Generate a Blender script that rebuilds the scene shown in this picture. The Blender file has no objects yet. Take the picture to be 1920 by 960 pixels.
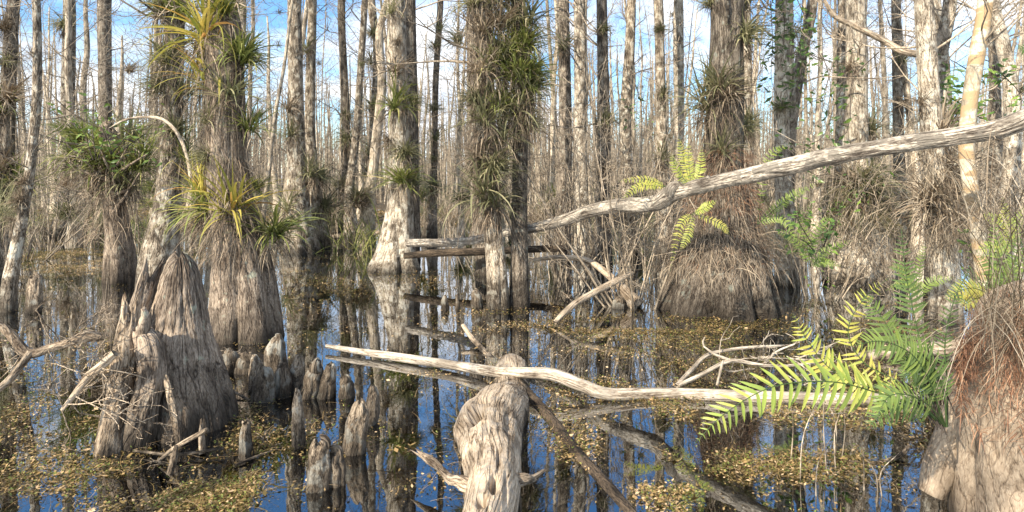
import bpy, math, random
import numpy as np
from mathutils import Vector, Matrix

# ------------------------------------------------------------------ camera, sky, sun, exposure
SC = bpy.context.scene
COL = SC.collection
FPX, CX, HY, CAMH = 1144.0, 960.0, 345.0, 1.6      # focal length, centre, horizon row (1920 px wide), eye height
cam_d = bpy.data.cameras.new('camera'); cam = bpy.data.objects.new('camera', cam_d); COL.objects.link(cam)
cam.location = (0, 0, CAMH); cam.rotation_euler = (math.radians(90), 0, 0)
cam_d.sensor_width = 36; cam_d.lens = 36 * FPX / 1920
cam_d.shift_y = -(480 - HY) / 1920
cam_d.clip_start = 0.05; cam_d.clip_end = 2000
SC.camera = cam

SUN_EL = math.radians(36)
SUN_V = Vector((-0.66 * math.cos(SUN_EL), -0.75 * math.cos(SUN_EL), math.sin(SUN_EL))).normalized()
world = bpy.data.worlds.new('World'); SC.world = world; world.use_nodes = True
def build_world():
    nt = world.node_tree; nt.nodes.clear(); N = nt.nodes.new; L = nt.links.new
    out = N('ShaderNodeOutputWorld'); bg = N('ShaderNodeBackground'); bg.inputs['Strength'].default_value = 0.15
    sky = N('ShaderNodeTexSky'); sky.sky_type = 'NISHITA'; sky.sun_disc = False
    sky.sun_elevation = SUN_EL; sky.sun_rotation = math.atan2(SUN_V.x, SUN_V.y)
    sky.air_density = 1.0; sky.dust_density = 0.2; sky.ozone_density = 2.0
    tc = N('ShaderNodeTexCoord'); sep = N('ShaderNodeSeparateXYZ'); L(tc.outputs['Generated'], sep.inputs[0])
    # cloud layer: view direction projected on a flat deck overhead
    add = N('ShaderNodeMath'); add.operation = 'ADD'; add.inputs[1].default_value = 0.22; L(sep.outputs['Z'], add.inputs[0])
    mx = N('ShaderNodeMath'); mx.operation = 'MAXIMUM'; mx.inputs[1].default_value = 0.1; L(add.outputs[0], mx.inputs[0])
    dx = N('ShaderNodeMath'); dx.operation = 'DIVIDE'; L(sep.outputs['X'], dx.inputs[0]); L(mx.outputs[0], dx.inputs[1])
    dy = N('ShaderNodeMath'); dy.operation = 'DIVIDE'; L(sep.outputs['Y'], dy.inputs[0]); L(mx.outputs[0], dy.inputs[1])
    com = N('ShaderNodeCombineXYZ'); L(dx.outputs[0], com.inputs[0]); L(dy.outputs[0], com.inputs[1]); com.inputs[2].default_value = 5.1
    noi = N('ShaderNodeTexNoise'); noi.inputs['Scale'].default_value = 1.15; noi.inputs['Detail'].default_value = 6; noi.inputs['Roughness'].default_value = 0.55
    noi.inputs['Distortion'].default_value = 0.25
    L(com.outputs[0], noi.inputs['Vector'])
    ramp = N('ShaderNodeValToRGB'); ramp.color_ramp.elements[0].position = 0.46; ramp.color_ramp.elements[1].position = 0.59
    L(noi.outputs['Fac'], ramp.inputs['Fac'])
    n2 = N('ShaderNodeTexNoise'); n2.inputs['Scale'].default_value = 3.0; n2.inputs['Detail'].default_value = 3; L(com.outputs[0], n2.inputs['Vector'])
    cr = N('ShaderNodeValToRGB'); cr.color_ramp.elements[0].color = (3.6, 4.0, 4.6, 1); cr.color_ramp.elements[1].color = (6.2, 6.3, 6.4, 1)
    cr.color_ramp.elements[0].position = 0.35; cr.color_ramp.elements[1].position = 0.6
    L(n2.outputs['Fac'], cr.inputs['Fac'])
    mix = N('ShaderNodeMixRGB'); L(ramp.outputs['Color'], mix.inputs['Fac']); hsv = N('ShaderNodeHueSaturation'); hsv.inputs['Saturation'].default_value = 1.25; L(sky.outputs[0], hsv.inputs['Color']); L(hsv.outputs[0], mix.inputs[1]); L(cr.outputs['Color'], mix.inputs[2])
    L(mix.outputs[0], bg.inputs['Color']); L(bg.outputs[0], out.inputs['Surface'])
build_world()
sun_d = bpy.data.lights.new('sun', 'SUN'); sun = bpy.data.objects.new('sun', sun_d); COL.objects.link(sun)
sun_d.energy = 5.0; sun_d.angle = math.radians(0.5); sun_d.color = (1.0, 0.90, 0.74)
sun.rotation_euler = (-SUN_V).to_track_quat('-Z', 'Y').to_euler()
SC.view_settings.view_transform = 'Standard'; SC.view_settings.look = 'None'
SC.view_settings.exposure = 0.92; SC.view_settings.gamma = 1.0; SC.view_settings.use_curve_mapping = False
SC.render.engine = 'CYCLES'
SC.cycles.max_bounces = 6; SC.cycles.transparent_max_bounces = 6; SC.cycles.diffuse_bounces = 3; SC.cycles.glossy_bounces = 2; SC.cycles.transmission_bounces = 2
SC.cycles.use_adaptive_sampling = True; SC.cycles.adaptive_threshold = 0.015

# ------------------------------------------------------------------ maths helpers
RNG = np.random.default_rng(11)
def rng(seed): return np.random.default_rng(seed)
def at(px, py, Y): return np.array([(px - CX) / FPX * Y, Y, CAMH - (py - HY) / FPX * Y])
def gnd(px, py):
    Y = CAMH * FPX / (py - HY); return np.array([(px - CX) / FPX * Y, Y, 0.0])
def m_of(wpx, Y): return wpx / FPX * Y
_LAT = np.random.default_rng(5).random((32, 32, 32))
def vnoise(P):
    P = np.asarray(P, float); i = np.floor(P).astype(int); f = P - i; f = f * f * (3 - 2 * f)
    i0 = i & 31; i1 = (i + 1) & 31
    x0, y0, z0 = i0[..., 0], i0[..., 1], i0[..., 2]; x1, y1, z1 = i1[..., 0], i1[..., 1], i1[..., 2]
    fx, fy, fz = f[..., 0], f[..., 1], f[..., 2]
    a = _LAT[x0, y0, z0] * (1 - fx) + _LAT[x1, y0, z0] * fx; b = _LAT[x0, y1, z0] * (1 - fx) + _LAT[x1, y1, z0] * fx
    c = _LAT[x0, y0, z1] * (1 - fx) + _LAT[x1, y0, z1] * fx; d = _LAT[x0, y1, z1] * (1 - fx) + _LAT[x1, y1, z1] * fx
    return ((a * (1 - fy) + b * fy) * (1 - fz) + (c * (1 - fy) + d * fy) * fz) * 2 - 1
def fbm(P, o=3):
    s = 0; a = 1.0; t = 0
    for k in range(o): s = s + a * vnoise(np.asarray(P) * 2 ** k + 7.3 * k); t += a; a *= 0.5
    return s / t
def spline(pts, n):
    P = np.asarray(pts, float); m = len(P)
    if m == 2: t = np.linspace(0, 1, n)[:, None]; return P[0] * (1 - t) + P[1] * t
    Q = np.vstack([2 * P[0] - P[1], P, 2 * P[-1] - P[-2]])
    u = np.linspace(0, m - 1, n); k = np.minimum(u.astype(int), m - 2); t = (u - k)[:, None]
    p0, p1, p2, p3 = Q[k], Q[k + 1], Q[k + 2], Q[k + 3]
    return 0.5 * (2 * p1 + (p2 - p0) * t + (2 * p0 - 5 * p1 + 4 * p2 - p3) * t ** 2 + (3 * p1 - p0 - 3 * p2 + p3) * t ** 3)
def norm(v): return v / np.maximum(np.linalg.norm(v, axis=-1, keepdims=True), 1e-9)

class MB:
    """collects geometry, links it as one mesh object"""
    def __init__(s): s.V = []; s.F = []; s.T = []; s.B = []; s.n = 0; s.pend = {}
    def add(s, V, F, tint=0.5, bc=None):
        V = np.asarray(V, float); s.V.append(V)
        for f in (F if isinstance(F, list) else [F]):
            if len(f): s.F.append(np.asarray(f, int) + s.n)
        s.T.append(np.broadcast_to(np.asarray(tint, float), (len(V),))); s.B.append(V if bc is None else bc); s.n += len(V)
    def flush(s):
        for (N, n), L in s.pend.items():
            P = np.array([a[0] for a in L]); R = np.array([a[1] for a in L]); K = len(P); ti = np.array([a[2] for a in L])
            T = np.gradient(P, axis=1); T = norm(T); ax = np.eye(3)[np.argmin(np.abs(T).max(1), axis=1)][:, None, :]
            U = norm(np.cross(T, ax)); W = np.cross(T, U); th = np.arange(n) * 2 * math.pi / n
            V = P[:, :, None, :] + (U[:, :, None, :] * np.cos(th)[None, None, :, None] + W[:, :, None, :] * np.sin(th)[None, None, :, None]) * R[:, :, None, None]
            F = (quads_grid(N, n)[None] + (np.arange(K) * N * n)[:, None, None]).reshape(-1, 4)
            s.add(V.reshape(-1, 3), F, np.repeat(ti, N * n))
        s.pend = {}
    def mesh(s, name, mat, smooth=True):
        s.flush()
        V = np.concatenate(s.V); me = bpy.data.meshes.new(name)
        me.vertices.add(len(V)); me.vertices.foreach_set('co', V.astype(np.float32).ravel())
        li = np.concatenate([f.ravel() for f in s.F]); tot = np.concatenate([np.full(len(f), f.shape[1]) for f in s.F])
        me.loops.add(len(li)); me.loops.foreach_set('vertex_index', li.astype(np.int32))
        me.polygons.add(len(tot)); st = np.concatenate([[0], np.cumsum(tot)[:-1]])
        me.polygons.foreach_set('loop_start', st.astype(np.int32))
        me.polygons.foreach_set('use_smooth', np.full(len(tot), smooth))
        a = me.attributes.new('tint', 'FLOAT', 'POINT'); a.data.foreach_set('value', np.concatenate(s.T).astype(np.float32))
        a = me.attributes.new('bc', 'FLOAT_VECTOR', 'POINT'); a.data.foreach_set('vector', np.concatenate(s.B).astype(np.float32).ravel())
        me.update(calc_edges=True); me.validate()
        me.materials.append(mat); return me
    def build(s, name, mat, parent=None, smooth=True): return link(name, s.mesh(name, mat, smooth), parent)
def link(name, data, parent=None, loc=None):
    o = bpy.data.objects.new(name, data); COL.objects.link(o)
    if parent is not None: o.parent = parent
    if loc is not None: o.location = loc
    return o
def tag(o, label=None, cat=None, group=None, kind=None):
    if label: o['label'] = label
    if cat: o['category'] = cat
    if group: o['group'] = group
    if kind: o['kind'] = kind
    return o
def thing(name, label, cat, loc=(0, 0, 0), group=None):
    return tag(link(name, None, None, tuple(loc)), label, cat, group)

def quads_grid(N, n, wrap=True):
    i = np.arange(N - 1)[:, None]; j = np.arange(n if wrap else n - 1)[None, :]; j2 = (j + 1) % n if wrap else j + 1
    return np.stack([i * n + j, i * n + j2, (i + 1) * n + j2, (i + 1) * n + j], -1).reshape(-1, 4)
def frames(P):
    T = norm(np.gradient(P, axis=0)); ax = np.eye(3)[np.argmin(np.abs(T).max(0))]
    U = norm(np.cross(T, ax)); return T, U, np.cross(T, U)
def tube(mb, P, R, n=6, mult=None, tint=0.5, cap=True, flat=1.0, off=None):
    P = np.asarray(P, float); N = len(P); R = np.broadcast_to(np.asarray(R, float), (N,))
    if not cap and mult is None and np.ndim(tint) == 0: mb.pend.setdefault((N, n), []).append((P, R, tint)); return
    T, U, W = frames(P); th = np.arange(n) * 2 * math.pi / n
    rr = R[:, None] * (mult if mult is not None else 1.0) * np.ones((N, n))
    V = P[:, None, :] + U[:, None, :] * (np.cos(th) * rr)[..., None] + W[:, None, :] * (np.sin(th) * rr * flat)[..., None]
    sl = np.concatenate([[0], np.cumsum(np.linalg.norm(np.diff(P, axis=0), axis=1))])
    rm = np.maximum(R, 0.6 * R.max())
    bc = np.stack([np.cos(th)[None] * rm[:, None], np.sin(th)[None] * rm[:, None], sl[:, None] * np.ones((1, n))], -1).reshape(-1, 3)
    bc = bc + (np.asarray(off) if off is not None else P[0] * 3.1)
    V = V.reshape(-1, 3); F = [quads_grid(N, n)]
    tt = np.repeat(tint, n) if np.ndim(tint) == 1 else tint
    if cap:
        V = np.vstack([V, P[-1:] + T[-1:] * R[-1] * 0.3]); bc = np.vstack([bc, bc[-1:]]); k = (N - 1) * n; j = np.arange(n)
        F.append(np.stack([k + j, k + (j + 1) % n, np.full(n, N * n)], -1))
        if np.ndim(tint) == 1: tt = np.append(tt, tint[-1])
    mb.add(V, F, tt, bc)
def blades(mb, base, az, el, bend, L, W, tint, nseg=5, sway=0.0, tw=None):
    """K arching strips: azimuth az, start elevation el, total downward bend, length L, half width W"""
    K = len(az); t = np.linspace(0, 1, nseg + 1)
    ph = el[:, None] - bend[:, None] * t[None] ** 1.2
    azz = az[:, None] + sway * RNG.normal(size=(K, 1)) * t[None]
    d = np.stack([np.cos(ph) * np.cos(azz), np.cos(ph) * np.sin(azz), np.sin(ph)], -1)
    step = (L / nseg)[:, None, None]
    mid = 0.5 * (d[:, 1:] + d[:, :-1]) * step
    P = base[:, None, :] + np.concatenate([np.zeros((K, 1, 3)), np.cumsum(mid, 1)], 1)
    side = np.stack([-np.sin(az), np.cos(az), np.zeros(K)], -1)[:, None, :] * np.ones((1, nseg + 1, 1))
    if tw is not None:
        nn = np.cross(d, side); side = side * np.cos(tw)[:, None, None] + nn * np.sin(tw)[:, None, None]
    w = (W[:, None] * (np.minimum(1, 0.6 + 1.2 * t) * (1 - t ** 2.2) + 0.03)[None])[..., None]
    V = np.stack([P - side * w, P + side * w], 2).reshape(-1, 3)
    i = np.arange(nseg); q = np.stack([2 * i, 2 * i + 1, 2 * i + 3, 2 * i + 2], -1)
    F = (q[None] + (np.arange(K) * 2 * (nseg + 1))[:, None, None]).reshape(-1, 4)
    tt = np.repeat(np.asarray(tint), 2 * (nseg + 1))
    mb.add(V, F, tt)

# ------------------------------------------------------------------ materials
def newmat(name):
    m = bpy.data.materials.new(name); m.use_nodes = True; nt = m.node_tree; nt.nodes.clear()
    return m, nt, nt.nodes.new, nt.links.new
def ramp_node(N, stops):
    r = N('ShaderNodeValToRGB'); e = r.color_ramp.elements
    while len(e) < len(stops): e.new(0.5)
    for k, (p, c) in enumerate(stops): e[k].position = p; e[k].color = (*c, 1)
    return r
def bark(name, stops, scale=17.0, stretch=0.2, bump=1.0, dist=0.02, cw=0.08, lichen=None, lich=(0.53, 0.6), wet=None, rough=0.85, bands=None, vary=0.35):
    m, nt, N, L = newmat(name)
    out = N('ShaderNodeOutputMaterial'); bs = N('ShaderNodeBsdfPrincipled'); bs.inputs['Roughness'].default_value = rough
    bs.inputs['Specular IOR Level'].default_value = 0.25
    at_ = N('ShaderNodeAttribute'); at_.attribute_name = 'bc'
    def noise(sx, sz, det, rough=0.55, dist_=0.0, off=0.0):
        mp = N('ShaderNodeMapping'); mp.inputs['Scale'].default_value = (sx, sx, sz); mp.inputs['Location'].default_value = (off, off, off); L(at_.outputs['Vector'], mp.inputs['Vector'])
        n = N('ShaderNodeTexNoise'); n.inputs['Scale'].default_value = 1; n.inputs['Detail'].default_value = det; n.inputs['Roughness'].default_value = rough; n.inputs['Distortion'].default_value = dist_
        L(mp.outputs[0], n.inputs['Vector']); return n.outputs['Fac']
    def math_(op, a, b=None, c=None):
        x = N('ShaderNodeMath'); x.operation = op
        for s_, v in zip(x.inputs, (a, b, c)):
            if v is None: continue
            if hasattr(v, 'links'): L(v, s_)
            else: s_.default_value = v
        return x.outputs[0]
    def crack(f, w):
        r_ = N('ShaderNodeMapRange'); r_.inputs['From Max'].default_value = w; L(math_('ABSOLUTE', math_('SUBTRACT', f, 0.5)), r_.inputs['Value']); return r_.outputs[0]
    # long fissures, finer fissures, grain: together the relief and the tone
    c1 = crack(noise(scale, scale * stretch, 3, 0.5, 0.4), cw); c2 = crack(noise(scale * 2.6, scale * 2.6 * stretch * 1.5, 2, 0.5, 0.3, 4.0), cw * 1.1)
    gr = noise(scale * 7, scale * 2.2, 2, 0.7, 0.0, 9.0)
    hgt = math_('MULTIPLY_ADD', c1, 0.55, math_('MULTIPLY_ADD', c2, 0.3, math_('MULTIPLY', gr, 0.35)))
    fac = math_('MULTIPLY_ADD', c1, 0.17, math_('MULTIPLY_ADD', c2, 0.10, math_('MULTIPLY_ADD', gr, 0.56, -0.01)))
    r = ramp_node(N, stops); L(fac, r.inputs['Fac']); colr = r.outputs['Color']
    def mixc(fac, a, b, mode='MIX'):
        x = N('ShaderNodeMixRGB'); x.blend_type = mode
        if hasattr(fac, 'links'): L(fac, x.inputs['Fac'])
        else: x.inputs['Fac'].default_value = fac
        for s, v in ((x.inputs[1], a), (x.inputs[2], b)):
            if hasattr(v, 'links'): L(v, s)
            else: s.default_value = (*v, 1)
        return x.outputs[0]
    # coarse tone drift
    n3 = N('ShaderNodeTexNoise'); n3.inputs['Scale'].default_value = 4.5; n3.inputs['Detail'].default_value = 2; L(at_.outputs['Vector'], n3.inputs['Vector'])
    r3 = ramp_node(N, [(0.34, (0.42, 0.40, 0.38)), (0.5, (0.9, 0.89, 0.87)), (0.68, (1.22, 1.19, 1.14))]); L(n3.outputs['Fac'], r3.inputs['Fac']); colr = mixc(1.0, colr, r3.outputs['Color'], 'MULTIPLY')
    if bands:
        sp = N('ShaderNodeSeparateXYZ'); L(at_.outputs['Vector'], sp.inputs[0])
        nb = N('ShaderNodeTexNoise'); nb.noise_dimensions = '3D'; nb.inputs['Scale'].default_value = 1; nb.inputs['Detail'].default_value = 5
        mb_ = N('ShaderNodeMapping'); mb_.inputs['Scale'].default_value = (4, 4, 9); L(at_.outputs['Vector'], mb_.inputs['Vector']); L(mb_.outputs[0], nb.inputs['Vector'])
        rb = ramp_node(N, [(0.44, (0, 0, 0)), (0.52, (1, 1, 1))]); L(nb.outputs['Fac'], rb.inputs['Fac']); colr = mixc(rb.outputs['Color'], colr, bands)
    if lichen:
        n2 = N('ShaderNodeTexNoise'); n2.inputs['Scale'].default_value = 9; n2.inputs['Detail'].default_value = 4; n2.inputs['Roughness'].default_value = 0.6
        L(at_.outputs['Vector'], n2.inputs['Vector'])
        r2 = ramp_node(N, [(lich[0], (0, 0, 0)), (lich[1], (0.8, 0.8, 0.8))]); L(n2.outputs['Fac'], r2.inputs['Fac']); colr = mixc(r2.outputs['Color'], colr, lichen)
    oi = N('ShaderNodeObjectInfo'); mr = N('ShaderNodeMapRange'); mr.inputs['To Min'].default_value = 1 - vary; mr.inputs['To Max'].default_value = 1 + vary * 0.5
    L(oi.outputs['Random'], mr.inputs['Value'])
    cm = N('ShaderNodeCombineColor'); 
    for k in range(3): L(mr.outputs[0], cm.inputs[k])
    colr = mixc(1.0, colr, cm.outputs[0], 'MULTIPLY')
    if wet:
        ge = N('ShaderNodeNewGeometry'); sz = N('ShaderNodeSeparateXYZ'); L(ge.outputs['Position'], sz.inputs[0])
        nw = N('ShaderNodeTexNoise'); nw.inputs['Scale'].default_value = 1; nw.inputs['Detail'].default_value = 2
        mw = N('ShaderNodeMapping'); mw.inputs['Scale'].default_value = (16, 16, 2.5); L(ge.outputs['Position'], mw.inputs['Vector']); L(mw.outputs[0], nw.inputs['Vector'])
        ma = N('ShaderNodeMath'); ma.operation = 'MULTIPLY_ADD'; ma.inputs[1].default_value = -0.34; L(nw.outputs['Fac'], ma.inputs[0]); L(sz.outputs['Z'], ma.inputs[2])
        wr = N('ShaderNodeMapRange'); wr.inputs['From Min'].default_value = -0.17; wr.inputs['From Max'].default_value = wet - 0.13; wr.inputs['To Min'].default_value = 0.9; wr.inputs['To Max'].default_value = 0; L(ma.outputs[0], wr.inputs['Value'])
        colr = mixc(wr.outputs[0], colr, (0.022, 0.017, 0.012))
    L(colr, bs.inputs['Base Color'])
    bp = N('ShaderNodeBump'); bp.inputs['Strength'].default_value = bump; bp.inputs['Distance'].default_value = dist; L(hgt, bp.inputs['Height']); L(bp.outputs[0], bs.inputs['Normal'])
    L(bs.outputs[0], out.inputs['Surface']); return m
def leafmat(name, stops, rough=0.55, trans=0.3, vary=0.25, spec=0.3):
    m, nt, N, L = newmat(name)
    out = N('ShaderNodeOutputMaterial'); bs = N('ShaderNodeBsdfPrincipled'); bs.inputs['Roughness'].default_value = rough; bs.inputs['Specular IOR Level'].default_value = spec
    a = N('ShaderNodeAttribute'); a.attribute_name = 'tint'; r = ramp_node(N, stops); L(a.outputs['Fac'], r.inputs['Fac'])
    oi = N('ShaderNodeObjectInfo'); hs = N('ShaderNodeHueSaturation'); mr = N('ShaderNodeMapRange'); mr.inputs['To Min'].default_value = 1 - vary; mr.inputs['To Max'].default_value = 1 + vary
    L(oi.outputs['Random'], mr.inputs['Value']); L(mr.outputs[0], hs.inputs['Value']); L(r.outputs['Color'], hs.inputs['Color'])
    L(hs.outputs[0], bs.inputs['Base Color'])
    if trans:
        t = N('ShaderNodeBsdfTranslucent'); L(hs.outputs[0], t.inputs['Color']); mx = N('ShaderNodeMixShader'); mx.inputs['Fac'].default_value = trans
        L(bs.outputs[0], mx.inputs[1]); L(t.outputs[0], mx.inputs[2]); L(mx.outputs[0], out.inputs['Surface'])
    else: L(bs.outputs[0], out.inputs['Surface'])
    return m
M = {}
M['bark'] = bark('cypress bark', [(0.30, (0.075, 0.055, 0.038)), (0.45, (0.29, 0.235, 0.175)), (0.64, (0.58, 0.50, 0.40))], lichen=(0.54, 0.495, 0.40), wet=0.42)
M['bark_pale'] = bark('pale cypress bark', [(0.30, (0.14, 0.105, 0.075)), (0.44, (0.46, 0.385, 0.295)), (0.63, (0.75, 0.67, 0.55))], lichen=(0.64, 0.585, 0.48), wet=0.25, vary=0.2)
M['bark_dark'] = bark('dark furrowed bark', [(0.30, (0.05, 0.039, 0.03)), (0.47, (0.22, 0.18, 0.14)), (0.66, (0.46, 0.40, 0.325))], wet=0.42, lichen=(0.34, 0.35, 0.29), lich=(0.6, 0.68))
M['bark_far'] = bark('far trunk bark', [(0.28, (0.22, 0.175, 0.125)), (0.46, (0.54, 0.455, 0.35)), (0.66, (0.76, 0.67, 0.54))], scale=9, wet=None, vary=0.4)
M['twig'] = bark('bare twigs', [(0.3, (0.16, 0.125, 0.09)), (0.5, (0.38, 0.315, 0.24)), (0.7, (0.60, 0.52, 0.42))], scale=20, bump=0.2, vary=0.4)
M['twig_dark'] = bark('dark twigs', [(0.3, (0.04, 0.032, 0.026)), (0.7, (0.15, 0.12, 0.1))], scale=20, bump=0.2)
M['stump'] = bark('weathered stump wood', [(0.28, (0.055, 0.04, 0.03)), (0.45, (0.22, 0.17, 0.128)), (0.66, (0.46, 0.38, 0.30))], scale=18, stretch=0.14, bump=0.8, dist=0.014, cw=0.06, lichen=(0.36, 0.37, 0.28), lich=(0.62, 0.69), wet=0.42, vary=0.15)
M['stump_pale'] = bark('pale stump wood', [(0.30, (0.11, 0.078, 0.052)), (0.46, (0.30, 0.235, 0.17)), (0.66, (0.50, 0.41, 0.31))], scale=18, stretch=0.2, bump=0.9, dist=0.016, wet=0.05, vary=0.15)
M['butt'] = bark('smooth buttress bark', [(0.28, (0.12, 0.085, 0.058)), (0.46, (0.26, 0.20, 0.145)), (0.66, (0.40, 0.325, 0.245))], scale=12, stretch=0.3, bump=0.5, dist=0.012, cw=0.03, wet=0.08, vary=0.05)
M['knee'] = bark('cypress knee bark', [(0.30, (0.06, 0.043, 0.03)), (0.46, (0.25, 0.195, 0.14)), (0.66, (0.5, 0.41, 0.31))], scale=26, stretch=0.25, bump=0.8, dist=0.012, lichen=(0.42, 0.40, 0.34), wet=0.22, vary=0.3)
M['drift'] = bark('bleached driftwood', [(0.28, (0.10, 0.068, 0.044)), (0.44, (0.37, 0.285, 0.20)), (0.68, (0.63, 0.525, 0.405))], scale=13, stretch=0.06, bump=1.0, dist=0.014, lichen=(0.30, 0.255, 0.205), lich=(0.54, 0.62), vary=0.1, wet=0.03, cw=0.04)
M['drift_white'] = bark('sun bleached wood', [(0.28, (0.17, 0.125, 0.09)), (0.44, (0.45, 0.38, 0.30)), (0.66, (0.70, 0.63, 0.53))], scale=14, stretch=0.07, bump=1.0, dist=0.01, lichen=(0.34, 0.29, 0.235), lich=(0.55, 0.64), vary=0.05, cw=0.05)
M['drift_grey'] = bark('grey fallen trunk', [(0.34, (0.10, 0.08, 0.065)), (0.47, (0.33, 0.285, 0.235)), (0.64, (0.66, 0.60, 0.51))], scale=11, stretch=0.08, bump=0.9, dist=0.012, lichen=(0.16, 0.14, 0.115), lich=(0.50, 0.56), vary=0.1, cw=0.045)
M['drift_dark'] = bark('sunken wood', [(0.3, (0.03, 0.023, 0.017)), (0.7, (0.17, 0.125, 0.085))], scale=14, vary=0.2)
M['birch'] = bark('banded lichen bark', [(0.3, (0.30, 0.24, 0.16)), (0.5, (0.56, 0.48, 0.36)), (0.7, (0.74, 0.66, 0.52))], scale=8, stretch=0.6, bump=0.25, cw=0.02, bands=(0.36, 0.25, 0.14), vary=0.1)
M['air_green'] = leafmat('air plant leaves', [(0, (0.09, 0.115, 0.03)), (0.45, (0.21, 0.24, 0.065)), (0.8, (0.37, 0.37, 0.12)), (1, (0.5, 0.42, 0.18))])
M['air_yellow'] = leafmat('yellowing air plant leaves', [(0, (0.2, 0.22, 0.04)), (0.4, (0.42, 0.38, 0.08)), (0.75, (0.58, 0.46, 0.11)), (1, (0.45, 0.2, 0.07))])
M['air_grey'] = leafmat('grey green air plant leaves', [(0, (0.09, 0.095, 0.05)), (0.5, (0.23, 0.225, 0.115)), (1, (0.44, 0.39, 0.23))])
M['air_dead'] = leafmat('dead air plant leaves', [(0, (0.07, 0.05, 0.034)), (0.5, (0.20, 0.15, 0.105)), (1, (0.40, 0.325, 0.235))], trans=0.15, rough=0.8)
M['air_tuft'] = leafmat('small tuft leaves', [(0, (0.06, 0.05, 0.03)), (0.5, (0.15, 0.12, 0.07)), (0.8, (0.22, 0.2, 0.09)), (1, (0.30, 0.17, 0.1))], trans=0.2)
M['straw'] = leafmat('dry straw', [(0, (0.12, 0.085, 0.055)), (0.5, (0.29, 0.225, 0.155)), (1, (0.52, 0.44, 0.33))], trans=0.1, rough=0.8)
M['needle'] = leafmat('rust brown needles', [(0, (0.13, 0.06, 0.035)), (0.5, (0.30, 0.15, 0.085)), (1, (0.46, 0.29, 0.18))], trans=0.1, rough=0.8)
M['fern'] = leafmat('fern leaflets', [(0, (0.055, 0.10, 0.035)), (0.5, (0.15, 0.215, 0.065)), (0.8, (0.32, 0.40, 0.085)), (1, (0.55, 0.50, 0.12))], trans=0.4, rough=0.4, vary=0.12)
M['leaf'] = leafmat('glossy shrub leaves', [(0, (0.035, 0.08, 0.02)), (0.6, (0.09, 0.16, 0.035)), (1, (0.2, 0.28, 0.05))], trans=0.3, rough=0.35, spec=0.5)
M['weed'] = leafmat('water weeds and leaves', [(0, (0.05, 0.045, 0.015)), (0.3, (0.13, 0.095, 0.032)), (0.55, (0.255, 0.175, 0.065)), (0.8, (0.42, 0.275, 0.12)), (1, (0.64, 0.46, 0.27))], trans=0.2, vary=0.0)
M['sprig'] = leafmat('green sprigs', [(0, (0.07, 0.10, 0.02)), (0.6, (0.17, 0.21, 0.05)), (1, (0.34, 0.33, 0.08))], trans=0.3, vary=0.1)
M['hole'] = bark('rotten hollow', [(0.3, (0.006, 0.005, 0.004)), (0.7, (0.02, 0.015, 0.011))], vary=0.0)

def mat_floor():
    m, nt, N, L = newmat('swamp floor')
    out = N('ShaderNodeOutputMaterial'); bs = N('ShaderNodeBsdfPrincipled'); bs.inputs['Roughness'].default_value = 0.95
    ge = N('ShaderNodeNewGeometry')
    n = N('ShaderNodeTexNoise'); n.inputs['Scale'].default_value = 1.2; n.inputs['Detail'].default_value = 5; n.inputs['Roughness'].default_value = 0.7; L(ge.outputs['Position'], n.inputs['Vector'])
    r = ramp_node(N, [(0.3, (0.035, 0.026, 0.013)), (0.5, (0.12, 0.085, 0.042)), (0.7, (0.27, 0.19, 0.10))]); L(n.outputs['Fac'], r.inputs['Fac'])
    v = N('ShaderNodeTexVoronoi'); v.inputs['Scale'].default_value = 24; L(ge.outputs['Position'], v.inputs['Vector'])
    r2 = ramp_node(N, [(0.0, (1.5, 1.35, 1.1)), (0.6, (0.5, 0.5, 0.5))]); L(v.outputs['Distance'], r2.inputs['Fac'])
    mx = N('ShaderNodeMixRGB'); mx.blend_type = 'MULTIPLY'; mx.inputs['Fac'].default_value = 0.8; L(r.outputs[0], mx.inputs[1]); L(r2.outputs[0], mx.inputs[2])
    L(mx.outputs[0], bs.inputs['Base Color']); bp = N('ShaderNodeBump'); bp.inputs['Strength'].default_value = 0.7; bp.inputs['Distance'].default_value = 0.04; L(v.outputs['Distance'], bp.inputs['Height']); L(bp.outputs[0], bs.inputs['Normal'])
    L(bs.outputs[0], out.inputs['Surface']); return m
def mat_water():
    m, nt, N, L = newmat('still water')
    out = N('ShaderNodeOutputMaterial'); tr = N('ShaderNodeBsdfTransparent'); tr.inputs['Color'].default_value = (0.76, 0.63, 0.42, 1)
    gl = N('ShaderNodeBsdfGlossy'); gl.inputs['Roughness'].default_value = 0.015; gl.inputs['Color'].default_value = (0.93, 0.96, 1, 1)
    fr = N('ShaderNodeFresnel'); fr.inputs['IOR'].default_value = 2.35
    ge = N('ShaderNodeNewGeometry'); n = N('ShaderNodeTexNoise'); n.inputs['Scale'].default_value = 2.6; n.inputs['Detail'].default_value = 3; L(ge.outputs['Position'], n.inputs['Vector'])
    bp = N('ShaderNodeBump'); bp.inputs['Strength'].default_value = 0.06; bp.inputs['Distance'].default_value = 0.02; L(n.outputs['Fac'], bp.inputs['Height'])
    L(bp.outputs[0], gl.inputs['Normal'])
    fm = N('ShaderNodeMath'); fm.operation = 'MULTIPLY_ADD'; fm.use_clamp = True; fm.inputs[1].default_value = 1.35; fm.inputs[2].default_value = 0.04; L(fr.outputs[0], fm.inputs[0])
    mx = N('ShaderNodeMixShader'); L(fm.outputs[0], mx.inputs['Fac']); L(tr.outputs[0], mx.inputs[1]); L(gl.outputs[0], mx.inputs[2]); L(mx.outputs[0], out.inputs['Surface'])
    return m
M['floor'] = mat_floor(); M['water'] = mat_water()

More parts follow.
